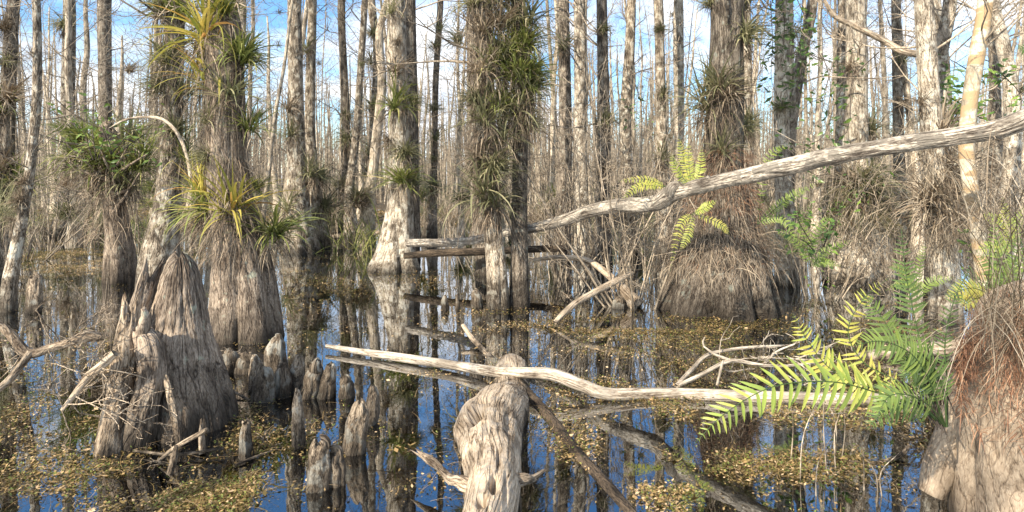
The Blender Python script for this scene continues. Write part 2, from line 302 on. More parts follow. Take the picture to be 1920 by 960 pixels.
# ------------------------------------------------------------------ setting: swamp floor and water
def floor_z(x, y):
    n = fbm(np.stack([x * 0.35, y * 0.35, np.zeros_like(x)], -1), 3)
    n2 = fbm(np.stack([x * 1.7, y * 1.7, np.ones_like(x)], -1), 2)
    bank = np.clip((y - 19 + 3.0 * n) / 6.0, 0, 1)
    return -0.32 + 0.1 * n + 0.05 * n2 + bank * (0.42 + 0.12 * n)
def build_ground():
    xs = np.concatenate([np.linspace(-220, -16, 30), np.linspace(-15.5, 15.5, 120), np.linspace(16, 220, 30)])
    ys = np.concatenate([np.linspace(-60, 0, 14), np.linspace(0.5, 34, 120), np.linspace(36, 420, 46)])
    X, Y = np.meshgrid(xs, ys); Z = floor_z(X, Y)
    mb = MB(); mb.add(np.stack([X, Y, Z], -1).reshape(-1, 3), quads_grid(len(ys), len(xs), False)); 
    tag(mb.build('swamp_floor', M['floor']), 'brown leaf covered swamp floor under and beyond the water', None, None, 'structure')
    mb = MB(); xs = np.linspace(-90, 90, 7); ys = np.linspace(-40, 60, 7); X, Y = np.meshgrid(xs, ys)
    mb.add(np.stack([X, Y, 0 * X], -1).reshape(-1, 3), quads_grid(7, 7, False))
    tag(mb.build('water', M['water']), 'still dark swamp water mirroring the trunks and sky', None, None, 'structure')
build_ground()

# ------------------------------------------------------------------ trunks, branches
def lobed(th, z, k, amp, h0, seed, width=1.0):
    """cypress butt: rounded lobes between narrow creases, fading up the trunk"""
    g = rng(seed); ph = g.random(4) * 6.28
    tw = th[None] + 0.45 * np.sin(th[None] * 2 + ph[0]) * 0.6 + 0.25 * np.sin(z[:, None] * 1.3 + ph[1])
    f = np.abs(np.sin(k * tw / 2 + ph[2])) ** 0.55 - 0.72
    a = amp * np.exp(-np.maximum(z[:, None], 0) / h0) + 0.018
    return 1 + a * f * 1.5 + 0.05 * np.sin(2 * th[None] + ph[3] + z[:, None])
def trunk_mesh(mb, pts, rads, nz=40, nang=20, k=6, amp=0.2, h0=0.7, seed=0, ridge=0.0):
    P = spline(pts, nz); R = np.interp(np.linspace(0, 1, nz), np.linspace(0, 1, len(rads)), rads)
    R = spline(np.stack([np.asarray(rads, float)] * 3, -1), nz)[:, 0]; R = np.maximum(R, 0.25 * min(rads))
    th = np.arange(nang) * 2 * math.pi / nang; mult = lobed(th, P[:, 2], k, amp, h0, seed)
    sl = np.concatenate([[0], np.cumsum(np.linalg.norm(np.diff(P, axis=0), axis=1))])
    if ridge:
        q = np.stack([np.cos(th)[None] * R[:, None] * 22, np.sin(th)[None] * R[:, None] * 22, sl[:, None] * 1.6 + 0 * th[None]], -1) + seed
        mult = mult + ridge / R[:, None] * (1 - 2 * np.abs(fbm(q, 3)))
    # knobbly drift of girth
    mult = mult * (1 + 0.05 * fbm(np.stack([np.cos(th)[None] * 1.3 + 0 * sl[:, None], np.sin(th)[None] * 1.3 + 0 * sl[:, None], sl[:, None] * 1.4 + 0 * th[None]], -1) + seed * 1.7, 2))
    tube(mb, P, R, nang, mult)
    return P, R
def branch(mb, p, d, L, r, g, lvl=0, maxlvl=2, rise=0.25, n0=5):
    n = 6 if lvl == 0 else 4; P = [np.asarray(p, float)]; d = np.asarray(d, float)
    for k in range(n - 1):
        d = norm(d + g.normal(size=3) * (0.22 if lvl == 0 else 0.3) + np.array([0, 0, rise * 0.35])); P.append(P[-1] + d * L / (n - 1))
    P = np.array(P); tube(mb, P, np.linspace(r, max(r * 0.25, 0.0022), n), n0 if lvl == 0 else 3, cap=False, tint=float(g.random()))
    if lvl < maxlvl:
        for c in range(int(g.integers(2, 5 if lvl else 6))):
            i = int(g.integers(1, n)); dd = norm(norm(P[i] - P[i - 1]) + g.normal(size=3) * 0.75)
            branch(mb, P[i], dd, L * g.uniform(0.3, 0.6), max(r * 0.45, 0.0028), g, lvl + 1, maxlvl, rise)
def crown(P, R, g, zmin, nb, Lmin=0.5, Lmax=2.2, rfac=0.25, maxlvl=2):
    mb = MB(); idx = [i for i in range(len(P)) if P[i, 2] > zmin]
    for b in range(nb):
        i = idx[int(g.integers(0, len(idx)))]; a = g.random() * 6.28
        branch(mb, P[i], norm(np.array([math.cos(a), math.sin(a), g.uniform(0.1, 0.9)])), g.uniform(Lmin, Lmax), float(np.clip(R[i] * rfac * 0.6, 0.005, 0.02)), g, 0, maxlvl)
    return mb
TREES = {}
def tree(key, label, Y, pts, mat='bark', ztop=11.0, nb=14, zmin=1.6, k=6, amp=0.25, h0=0.6, seed=1, nz=70, nang=40, ridge=0.006, Lmax=2.0, sink=0.45, cat='tree', short=None, bmat='twig', name='cypress_tree'):
    """pts: (px, py, width px) from the waterline up, at depth Y"""
    Y = Y + 0.8 * m_of(pts[0][2] / 2, Y)
    P = [at(x, y, Y) for x, y, w in pts]; R = [m_of(w / 2, Y) * 0.88 for x, y, w in pts]
    base = P[0].copy(); base[2] = 0
    P = [P[0] + np.array([0, 0, -sink - P[0][2]])] + P; R = [R[0] * 1.12] + R
    d = (P[-1] - P[-2]) / max(P[-1][2] - P[-2][2], 0.05); h = ztop - P[-1][2]
    g = rng(seed + 900)
    for f in (0.33, 0.66, 1.0):
        P.append(P[-1] + np.array([d[0] * 0.5, d[1] * 0.5, 1]) * h / 3 + np.array([*g.normal(size=2) * 0.06, 0])); R.append(R[-1] * 0.78)
    P = np.array(P) - base
    t = thing(name, label, cat, base)
    mb = MB(); PP, RR = trunk_mesh(mb, P, R, nz, nang, k, amp, h0, seed, ridge); mb.build('trunk', M[mat], t)
    if nb: crown(PP, RR, g, zmin, int(nb * 1.7), 0.4, Lmax).build('crown', M[bmat], t)
    TREES[key] = dict(Y=Y, P=PP + base, R=RR, short=short or label); return t

# ------------------------------------------------------------------ the trees one can tell apart (pixel columns and rows of the photograph, depth in metres)
tree('shaggy', 'thick shaggy cypress hung with dead leaves, standing behind the pointed stump', 6.1,
     [(460, 640, 150), (460, 590, 138), (456, 520, 122), (446, 440, 98), (430, 350, 82), (424, 250, 74), (421, 150, 70), (417, 40, 66), (416, 0, 64)], mat='stump', k=5, amp=0.30, h0=1.1, seed=3, nz=130, nang=96, ridge=0.008, nb=10, zmin=3.2, short='shaggy trunk behind the pointed stump')
tree('shaggy2', 'airplant-laden cypress just behind and beside the thick shaggy trunk', 9.0,
     [(300, 500, 74), (306, 440, 58), (316, 360, 46), (322, 250, 41), (326, 120, 39), (326, 0, 38)], mat='bark', k=6, amp=0.2, seed=4, nz=90, nang=48, nb=12, zmin=3.4, short='narrow trunk beside the thick shaggy one')
tree('sapling', 'thin leaning grey trunk rising from the water at the picture edge', 7.6,
     [(14, 585, 32), (20, 520, 27), (36, 440, 22), (52, 350, 19), (64, 250, 17), (70, 130, 15), (68, 0, 13)], mat='bark', k=4, amp=0.12, seed=5, ztop=6.5, nb=16, zmin=1.5, nang=24, short='thin leaning trunk at the picture edge')
tree('edgeL', 'shaggy trunk at the picture edge hung with straw and green air plants', 9.5,
     [(6, 470, 44), (8, 420, 34), (10, 330, 30), (14, 200, 26), (20, 80, 24), (26, 0, 22)], mat='bark_dark', seed=38, nz=60, nang=36, nb=12, zmin=2, ztop=9, short='shaggy trunk at the picture edge')
tree('straight', 'straight dark furrowed cypress trunk without air plants', 17.0,
     [(196, 450, 44), (197, 400, 32), (197, 300, 27), (197, 150, 26), (196, 0, 25)], mat='bark_dark', seed=6, nz=60, nang=32, nb=14, zmin=4, ztop=13, short='straight dark trunk')
tree('tuftdark', 'grey cypress trunk ringed by one dark air plant high up', 18.0,
     [(118, 434, 42), (120, 400, 32), (124, 300, 25), (128, 150, 24), (130, 0, 22)], mat='bark', seed=7, nz=60, nang=28, nb=16, zmin=3, ztop=13, short='grey trunk near the dark furrowed one')
tree('pairA', 'stout pale grey cypress with flaring base, front one of a close pair', 14.0,
     [(566, 468, 74), (564, 440, 62), (560, 380, 46), (556, 290, 36), (554, 160, 31), (552, 0, 29)], mat='bark', seed=8, nz=80, nang=48, nb=12, zmin=4, ztop=13, k=7, amp=0.3, short='stout grey cypress of the close pair')
tree('pairB', 'slimmer cypress rising close behind the stout grey pair partner', 14.8,
     [(600, 462, 44), (598, 430, 36), (592, 370, 26), (582, 260, 20), (582, 160, 20), (586, 0, 18)], mat='bark', seed=9, nz=60, nang=32, nb=10, zmin=3, ztop=12, short='slimmer trunk of the close pair')
tree('clumpA', 'slim twisted trunk with sunlit yellow foot in the water', 16.5,
     [(662, 452, 40), (658, 420, 28), (655, 360, 19), (668, 250, 16), (676, 130, 14), (684, 0, 12)], mat='bark', seed=10, nz=60, nang=28, nb=16, zmin=2.5, ztop=12)
tree('clumpB', 'slim grey trunk beside the twisted one, dead leaves at mid height', 17.5,
     [(632, 444, 34), (640, 400, 24), (648, 310, 20), (648, 200, 17), (642, 80, 15), (640, 0, 15)], mat='bark_dark', seed=11, nz=60, nang=28, nb=16, zmin=3, ztop=12, short='slim trunk beside the twisted one')
tree('clumpC', 'leaning slender trunk studded with dark tufts, between twisted and thick pale trunks', 17.0,
     [(690, 446, 30), (694, 400, 20), (698, 300, 16), (702, 200, 15), (706, 90, 14), (696, 0, 16)], mat='bark', seed=12, nz=60, nang=24, nb=16, zmin=3, ztop=12, short='leaning tuft-studded trunk')
tree('centre', 'pale cypress with broad fluted base and one bright air plant collar', 11.0,
     [(740, 508, 96), (742, 480, 78), (746, 430, 62), (750, 360, 50), (748, 250, 44), (744, 130, 40), (742, 0, 36)], mat='bark_pale', k=8, amp=0.34, h0=0.7, seed=13, nz=100, nang=72, ridge=0.007, nb=10, zmin=3.3, ztop=13, short='pale broad-based cypress')
tree('centre2', 'greyer trunk standing directly behind the pale broad-based cypress', 12.6,
     [(768, 480, 42), (772, 430, 34), (772, 300, 27), (770, 150, 27), (768, 0, 26)], mat='bark_dark', seed=14, nz=60, nang=36, nb=10, zmin=4, ztop=13)
tree('tufted', 'thin trunk with round tufts strung along it like beads', 18.0,
     [(806, 442, 30), (810, 400, 20), (814, 300, 14), (817, 150, 13), (826, 0, 12)], mat='bark_dark', seed=15, nz=50, nang=24, nb=14, zmin=4, ztop=13, short='thin bead-tufted trunk')
tree('legL', 'cypress with two air plant heads low down, front leg of a twin base', 7.8,
     [(933, 580, 46), (932, 540, 42), (928, 480, 40), (920, 400, 40), (912, 300, 44), (908, 150, 44), (905, 0, 42)], mat='bark', k=5, amp=0.2, seed=16, nz=110, nang=64, ridge=0.006, nb=8, zmin=3, ztop=12, short='front leg of the twin-based cypress')
tree('legR', 'smooth grey cypress leg close beside its airplant-covered twin', 7.9,
     [(974, 582, 44), (974, 540, 40), (974, 470, 36), (974, 380, 33), (976, 250, 33), (974, 120, 31), (972, 0, 30)], mat='bark_dark', k=4, amp=0.18, seed=17, nz=110, nang=56, ridge=0.005, nb=12, zmin=2.6, ztop=11, short='smooth leg of the twin-based cypress')
tree('behindlegs', 'grey trunk foot half hidden behind the twin-based cypress', 10.6,
     [(915, 515, 52), (912, 480, 42), (896, 360, 30), (888, 200, 27), (886, 0, 25)], mat='bark_dark', seed=18, nz=60, nang=36, nb=10, zmin=3, ztop=12)
tree('darkR', 'dark straight trunk left of the bright pale one', 13.0,
     [(1052, 470, 40), (1056, 400, 32), (1060, 250, 28), (1058, 100, 26), (1056, 0, 25)], mat='bark_dark', seed=19, nz=60, nang=36, nb=12, zmin=3, ztop=12, short='dark straight trunk')
tree('brightR', 'bright pale trunk close beside the dark straight one', 12.5,
     [(1096, 480, 44), (1092, 400, 32), (1088, 250, 25), (1088, 100, 24), (1086, 0, 22)], mat='bark_pale', seed=20, nz=60, nang=36, nb=10, zmin=3, ztop=12)
tree('thicketA', 'dark cypress rising straight from the thicket of bare stems', 12.0,
     [(1128, 500, 46), (1130, 420, 34), (1132, 250, 28), (1130, 100, 24), (1128, 0, 22)], mat='bark_dark', seed=21, nz=60, nang=36, nb=14, zmin=2, ztop=11, short='dark cypress in the bare thicket')
tree('thicketB', 'greyish brown trunk swathed in thin stems behind the thicket', 13.5,
     [(1180, 470, 40), (1178, 380, 28), (1172, 240, 24), (1180, 100, 20), (1184, 0, 18)], mat='bark', seed=22, nz=60, nang=30, nb=14, zmin=2, ztop=11)
tree('greyR', 'straight grey trunk with scaly bark above the knotted fallen trunk', 13.0,
     [(1246, 480, 44), (1244, 380, 30), (1240, 250, 23), (1237, 100, 21), (1234, 0, 20)], mat='bark', seed=23, nz=60, nang=36, nb=10, zmin=3, ztop=12, short='scaly grey trunk above the fallen one')
tree('paleR', 'slim pale trunk between the scaly grey trunk and the leafy mound', 14.0,
     [(1280, 470, 38), (1276, 380, 26), (1274, 250, 20), (1272, 100, 20), (1272, 0, 19)], mat='bark_pale', seed=24, nz=60, nang=36, nb=12, zmin=3, ztop=12)
tree('mound', 'dark cypress standing on a great shaggy mound of roots', 7.2,
     [(1348, 600, 226), (1348, 560, 214), (1350, 500, 190), (1352, 420, 140), (1354, 330, 92), (1357, 270, 80), (1360, 200, 76), (1362, 100, 72), (1364, 0, 70)], mat='bark_dark', k=9, amp=0.3, h0=0.5, seed=25, nz=140, nang=110, ridge=0.008, nb=8, zmin=3.1, ztop=12, short='shaggy root mound cypress')
tree('behindmound', 'grey trunk half hidden behind the root mound cypress', 11.0,
     [(1398, 500, 50), (1398, 400, 34), (1400, 250, 25), (1398, 100, 24), (1396, 0, 22)], mat='bark', seed=26, nz=60, nang=36, nb=10, zmin=3, ztop=12, short='trunk half hidden behind the root mound')
tree('vineA', 'leaning trunk wrapped in green vine leaves', 9.5,
     [(1476, 520, 50), (1474, 420, 36), (1466, 280, 31), (1466, 150, 30), (1468, 0, 29)], mat='bark_pale', seed=27, nz=70, nang=40, nb=10, zmin=3, ztop=11, short='vine-wrapped trunk')
tree('vineB', 'dark slanting trunk leaning away from the vine-wrapped one', 10.0,
     [(1470, 500, 36), (1476, 380, 27), (1480, 260, 24), (1500, 120, 22), (1524, 0, 20)], mat='bark_dark', seed=28, nz=70, nang=36, nb=10, zmin=3, ztop=11)
tree('skirtR', 'pale trunk wearing a grassy skirt, branch stubs behind the leafy vine', 9.6,
     [(1612, 530, 124), (1612, 490, 118), (1610, 420, 92), (1606, 340, 56), (1606, 250, 44), (1606, 120, 42), (1604, 0, 38)], mat='bark_pale', k=8, amp=0.3, seed=29, nz=90, nang=72, nb=8, zmin=3, ztop=12, short='skirted pale trunk')
tree('skirtR2', 'slim trunk close behind the skirted pale one', 11.5,
     [(1574, 500, 40), (1576, 400, 30), (1578, 250, 24), (1580, 100, 20), (1580, 0, 18)], mat='bark', seed=30, nz=60, nang=30, nb=10, zmin=3, ztop=11)
tree('midR', 'straight grey trunk standing between two pale sunlit ones', 13.0,
     [(1690, 480, 40), (1688, 380, 27), (1684, 250, 21), (1682, 100, 18), (1680, 0, 17)], mat='bark', seed=31, nz=60, nang=30, nb=10, zmin=3, ztop=12, short='grey trunk between two pale ones')
tree('sunny', 'sunlit pale trunk dappled by twig shadows, dead leaf ruff round its foot', 7.0,
     [(1772, 625, 62), (1772, 560, 54), (1768, 480, 50), (1762, 400, 46), (1752, 300, 40), (1744, 200, 38), (1738, 100, 37), (1732, 0, 35)], mat='bark_pale', k=5, amp=0.16, seed=32, nz=110, nang=64, nb=8, zmin=2.9, ztop=10, short='dappled sunlit trunk')
tree('fork', 'grey stem forking away behind the dappled sunlit trunk', 8.6,
     [(1756, 540, 42), (1754, 400, 32), (1750, 220, 27), (1764, 100, 27), (1782, 0, 25)], mat='bark', seed=33, nz=70, nang=36, nb=10, zmin=2.5, ztop=10)
tree('fork2', 'light trunk behind the forked grey stem', 10.5,
     [(1772, 500, 40), (1772, 350, 28), (1772, 200, 26), (1764, 80, 22), (1752, 0, 20)], mat='bark_pale', seed=34, nz=60, nang=30, nb=8, zmin=3, ztop=11)
tree('banded', 'slender tree with smooth bark banded cream and brown', 5.8,
     [(1850, 600, 32), (1842, 500, 30), (1832, 430, 29), (1820, 350, 28), (1812, 270, 28), (1820, 180, 28), (1834, 90, 28), (1848, 0, 27)], mat='birch', k=3, amp=0.04, seed=35, nz=70, nang=28, nb=7, zmin=2.8, ztop=8, ridge=0.0, name='smooth_bark_tree')
tree('edgeA', 'pale trunk at the picture edge leaning over the cream-banded tree', 9.0,
     [(1896, 520, 40), (1894, 400, 33), (1898, 200, 28), (1880, 80, 26), (1862, 0, 24)], mat='bark_pale', seed=36, nz=60, nang=30, nb=10, zmin=3, ztop=10)
tree('edgeB', 'grey trunk behind the cream-banded tree', 11.0,
     [(1866, 480, 36), (1868, 380, 26), (1866, 200, 20), (1862, 60, 18), (1864, 0, 17)], mat='bark', seed=37, nz=60, nang=28, nb=10, zmin=3, ztop=11)

# ------------------------------------------------------------------ bare cypress stand behind: separate slender trees, copies of a few forms
def far_forms(n):
    out = []
    for s in range(n):
        g = rng(300 + s); h = g.uniform(7, 11.5); r = g.uniform(0.055, 0.12) if s % 2 else g.uniform(0.025, 0.05); lean = g.normal(size=2) * (0.05 if s % 3 else 0.14)
        zz = np.linspace(-0.4, h, 9); wob = np.cumsum(g.normal(size=(9, 2)) * 0.05, 0)
        P = np.stack([lean[0] * zz * 0.6 + wob[:, 0], lean[1] * zz * 0.6 + wob[:, 1], zz], -1); P[:, :2] -= P[0, :2]
        R = r * np.array([2.6, 1.6, 1.12, 1.0, 0.93, 0.85, 0.72, 0.55, 0.3])
        mb = MB(); PP, RR = trunk_mesh(mb, P, R, 26, 10, 5, 0.25, 0.7, 40 + s, 0.0)
        cr = crown(PP, RR, g, 1.2, int(g.integers(30, 44)), 0.4, 1.9, 0.22)
        # a second stem on some
        out.append((mb.mesh('trunk', M['bark_far']), cr.mesh('crown', M['twig']), h, r))
    return out
FORMS = far_forms(18)
def plant_far():
    g = rng(77); n = 0; placed = []
    lab = 'slender bare cypress trunk in the crowded stand beyond the water'
    while n < 260:
        Y = math.sqrt(g.uniform(12.5 ** 2, 46 ** 2)); u = g.uniform(-0.88, 0.88); x = u * Y
        if Y < 20 and abs(u - (-0.05)) < 0.09 and g.random() < 0.7: continue       # the open lane of water
        if any((x - a) ** 2 + (Y - b) ** 2 < 0.7 for a, b in placed): continue
        placed.append((x, Y)); f = FORMS[int(g.integers(len(FORMS)))]
        z = float(max(0.0, floor_z(np.array([x]), np.array([Y]))[0]))
        t = thing('cypress_tree', lab, 'tree', (x, Y, z - 0.1), 'bare cypress stand beyond the water')
        s = g.uniform(0.75, 1.25); t.scale = (s * g.uniform(0.7, 1.2), s * g.uniform(0.7, 1.2), s * g.uniform(0.8, 1.2)); t.rotation_euler = (g.normal() * 0.05, g.normal() * 0.05, g.random() * 6.28)
        link('trunk', f[0], t); link('crown', f[1], t); n += 1
    return placed
FAR = plant_far()
def far_wood():
    g = rng(78); mb = MB()
    for k in range(3400):
        Y = math.sqrt(g.uniform(36 ** 2, 140 ** 2)); x = g.uniform(-0.95, 0.95) * Y; h = g.uniform(5, 11.5) * (0.75 + Y / 240); r = g.uniform(0.03, 0.12)
        zz = np.linspace(-0.2, h, 5); P = np.stack([x + np.cumsum(g.normal(size=5) * 0.15), Y + 0 * zz, zz], -1)
        tube(mb, P, r * np.array([1.9, 1.1, 0.9, 0.7, 0.3]), 5, cap=False)
        for b in range(9):
            i = int(g.integers(1, 5)); a = g.random() * 6.28; q = P[i] * 1.0; q[2] *= g.uniform(0.6, 1); q[0] = np.interp(q[2], zz, P[:, 0])
            e = q + np.array([math.cos(a), 0.3 * math.sin(a), g.uniform(0.2, 1)]) * g.uniform(0.6, 2.0)
            tube(mb, np.array([q, (q + e) / 2 + g.normal(size=3) * 0.08, e]), np.array([0.03, 0.02, 0.012]), 3, cap=False)
    tag(mb.build('far_wood', M['bark_far']), 'far pale mass of bare trunks closing the view', 'wood', None, 'stuff')
far_wood()
def shade_trees():
    # the stand goes on behind and beside the viewer; its bare crowns throw the dappled light
    g = rng(79)
    for k, (x, y) in enumerate([(-9.5, 1.5), (-12, -3.5), (-7.5, -4.5), (-14, 4.5), (-5.2, -7), (-17, 0.5), (-10.5, 6.5), (-3.0, -5.5)]):
        f = FORMS[k % len(FORMS)]
        t = thing('cypress_tree', 'bare cypress out of view beside the viewer, throwing twig shadows', 'tree', (x, y, -0.1), 'bare cypresses out of view towards the sun')
        t.scale = (1.5, 1.5, 1.0); t.rotation_euler = (0, 0, g.random() * 6.28); link('trunk', f[0], t); link('crown', f[1], t)
shade_trees()

# ------------------------------------------------------------------ dead wood
def child(mb, name, mat, parent, smooth=True):
    o = mb.build(name, mat, parent, smooth); o.location = -parent.location; return o
def limb_mesh(mb, P, R, nz=40, nang=16, lump=0.12, ridge=0.004, k=0, amp=0.0, seed=0, flat=1.0, jag=0.0, freq=3.0, dents=()):
    """gnarled tube: P world points, R radii; dents = (point, size, depth) pressed in"""
    P = spline(P, nz); R = np.maximum(spline(np.stack([np.asarray(R, float)] * 3, -1), nz)[:, 0], 0.2 * min(R))
    th = np.arange(nang) * 2 * math.pi / nang
    sl = np.concatenate([[0], np.cumsum(np.linalg.norm(np.diff(P, axis=0), axis=1))])
    q = np.stack([np.cos(th)[None] * R[:, None] + 0 * sl[:, None], np.sin(th)[None] * R[:, None] + 0 * sl[:, None], sl[:, None] + 0 * th[None]], -1)
    mult = 1 + lump * fbm(q * freq * np.array([2, 2, 1]) + seed * 3.3, 3) * 1.6
    if k: 
        tw = th[None] + 0.5 * fbm(q * np.array([1, 1, 1.5]) + seed, 2); mult = mult + amp * (np.abs(np.sin(k * tw / 2 + seed)) ** 0.5 - 0.7)
    if ridge: mult = mult + ridge / R[:, None] * (1 - 2.2 * np.abs(fbm(q * np.array([34, 34, 2.2]) + seed, 3)))
    i0 = len(mb.V); tube(mb, P, R, nang, mult, flat=flat, off=np.array([seed * 2.3, seed, 0]))
    V = mb.V[i0]
    T = norm(np.gradient(P, axis=0))
    if jag:
        w = np.clip((sl / sl[-1] - 0.72) / 0.28, 0, 1) ** 1.5; jn = (rng(seed + 50).random(nang) * 2 - 1); jn = 0.6 * jn + 0.4 * np.roll(jn, 1)
        jn = jn + np.sin(th * 2 + seed)
        V[:nz * nang] += (T[:, None, :] * (w[:, None] * jn[None] * jag)[..., None]).reshape(-1, 3)
        V[-1] -= T[-1] * jag * 0.8
    for c, s, dep in dents:
        c = np.asarray(c, float); d = np.linalg.norm((V - c) / np.asarray(s), axis=1); a = np.exp(-d ** 4)
        ax = np.vstack([np.repeat(P, nang, 0), P[-1:]]); V += norm(ax - V) * (a * dep)[:, None]
    return P, R
def pxpts(pts): return np.array([at(x, y, Y) for x, y, Y, w in pts]), np.array([m_of(w / 2, Y) for x, y, Y, w in pts])
def limb(name, label, cat, pts, mat, twigs=0, seed=0, nz=60, nang=18, lump=0.12, ridge=0.004, group=None, tl=0.5, tr=0.008, jag=0.0, **kw):
    P, R = pxpts(pts); t = thing(name, label, cat, P[0], group); mb = MB()
    PP, RR = limb_mesh(mb, P, R, nz, nang, lump, ridge, seed=seed, jag=jag, **kw); child(mb, 'stem', M[mat], t)
    if twigs:
        g = rng(seed + 70)
        for k in range(twigs):
            tb = MB(); i = int(g.integers(nz // 6, nz)); branch(tb, PP[i], norm(g.normal(size=3) * np.array([1, 1, 0.6]) + np.array([0, 0, 0.3])), g.uniform(0.4, 1.2) * tl, tr, g, 0, 2, 0.0)
            child(tb, 'twig', M[mat], t)
    return t

def stump():
    Y = 4.12; t = thing('cypress_stump', 'tall pointed grey brown stump with hollow split side, in front of the shaggy cypress', 'stump', at(330, 826, Y) * np.array([1, 1, 0]))
    rows = [(900, 108, 338), (830, 97, 340), (780, 90, 340), (700, 75, 334), (620, 53, 336), (560, 38, 338), (515, 28, 339), (492, 17, 338), (482, 6, 337)]
    P = np.array([at(x, y, Y) for y, w, x in rows]); R = np.array([m_of(w, Y) for y, w, x in rows]); mb = MB()
    limb_mesh(mb, P, R, 200, 200, 0.08, 0.009, k=9, amp=0.10, seed=2, freq=2.6, jag=0.03); child(mb, 'spire', M['stump'], t)
    for nm, pts, mat, sd, fl, jg in (
        ('back_wall', [(236, 850, 3.78, 60), (243, 780, 3.78, 62), (252, 690, 3.8, 62), (262, 600, 3.85, 60), (274, 545, 3.88, 50), (283, 512, 3.9, 38)], 'stump', 3, 0.6, 0.07),
        ('leaning_slab', [(196, 930, 3.45, 56), (203, 870, 3.46, 56), (213, 800, 3.52, 54), (228, 730, 3.58, 50), (238, 660, 3.62, 46), (243, 610, 3.66, 36), (246, 575, 3.7, 26)], 'stump_pale', 4, 0.75, 0.06),
        ('root_leg', [(250, 880, 3.55, 56), (257, 830, 3.55, 52), (270, 760, 3.56, 42), (284, 700, 3.57, 42), (280, 650, 3.6, 46), (268, 622, 3.64, 34)], 'stump', 5, 0.9, 0.02),
        ('splinter', [(338, 850, 3.5, 12), (328, 790, 3.52, 14), (317, 735, 3.54, 13), (306, 690, 3.58, 5)], 'stump_pale', 6, 0.6, 0.03),
        ('splinter', [(380, 850, 3.42, 14), (378, 815, 3.44, 12), (377, 792, 3.46, 4)], 'stump_pale', 7, 0.6, 0.02),
        ('knot', [(268, 640, 3.6, 16), (270, 610, 3.58, 20), (272, 590, 3.56, 12), (268, 578, 3.55, 6)], 'stump', 8, 0.9, 0.01)):
        P, R = pxpts([(x, y, q * 1.055, w) for x, y, q, w in pts]); mb = MB(); big = nm in ('back_wall', 'leaning_slab', 'root_leg')
        limb_mesh(mb, P, R, 90 if big else 24, 60 if big else 14, 0.2, 0.013 if big else 0.004, k=5 if nm == 'back_wall' else 0, amp=0.2, seed=sd, flat=fl, jag=jg, freq=3); child(mb, nm, M[mat], t)
stump()

def foreground_log():
    t = thing('gnarled_log', 'thick bleached gnarled log pointing away from the viewer through the water', 'log', (-0.1, 3.3, 0.1)); mb = MB()
    P = np.array([(-0.24, 1.7, 0.18), (-0.15, 2.3, 0.155), (-0.10, 2.75, 0.12), (-0.09, 3.1, 0.09), (-0.115, 3.45, 0.06), (-0.135, 3.85, 0.015), (-0.09, 4.2, 0.0), (0.0, 4.55, -0.05), (0.0, 4.9, -0.06), (-0.01, 5.3, -0.03), (0.03, 5.8, -0.16), (0.05, 6.3, -0.35)])
    R = 0.95 * np.array([0.095, 0.105, 0.13, 0.145, 0.165, 0.21, 0.215, 0.15, 0.15, 0.15, 0.10, 0.08])
    top = lambda px, py, z: np.array([(px - CX) / FPX * (CAMH - z) * FPX / (py - HY), (CAMH - z) * FPX / (py - HY), z])
    dents = [(top(868, 772, 0.12), (0.12, 0.22, 0.2), -0.04), (top(893, 772, 0.2), (0.05, 0.10, 0.14), 0.13), (top(905, 752, 0.2), (0.05, 0.03, 0.12), 0.05), (top(926, 908, 0.24), (0.016, 0.07, 0.1), 0.10), (top(903, 945, 0.24), (0.022, 0.04, 0.1), 0.09), (top(884, 728, 0.2), (0.015, 0.02, 0.05), 0.03), 
             (top(935, 850, 0.26), (0.010, 0.14, 0.1), 0.022), (top(955, 770, 0.24), (0.03, 0.25, 0.1), 0.025), (top(900, 850, 0.22), (0.012, 0.1, 0.1), 0.018), (top(948, 920, 0.22), (0.009, 0.16, 0.1), 0.018)]
    limb_mesh(mb, P, R, 340, 170, 0.11, 0.004, seed=9, freq=2.6, dents=dents); child(mb, 'trunk', M['drift'], t)
    for pts, rr, sd in (([(-0.08, 2.9, 0.10), (-0.24, 3.02, 0.12), (-0.31, 3.08, 0.11), (-0.40, 3.20, 0.13), (-0.52, 3.33, 0.14)], [0.05, 0.034, 0.024, 0.020, 0.006], 3), ([(-0.05, 3.0, 0.12), (0.05, 3.04, 0.13), (0.10, 3.08, 0.11), (0.15, 3.13, 0.115)], [0.05, 0.028, 0.017, 0.008], 4)):
        mb = MB(); limb_mesh(mb, np.array(pts), np.array(rr), 60, 24, 0.4, 0.007, seed=sd, jag=0.035, freq=8, flat=0.75); child(mb, 'branch_stub', M['stump_pale'], t)
foreground_log()

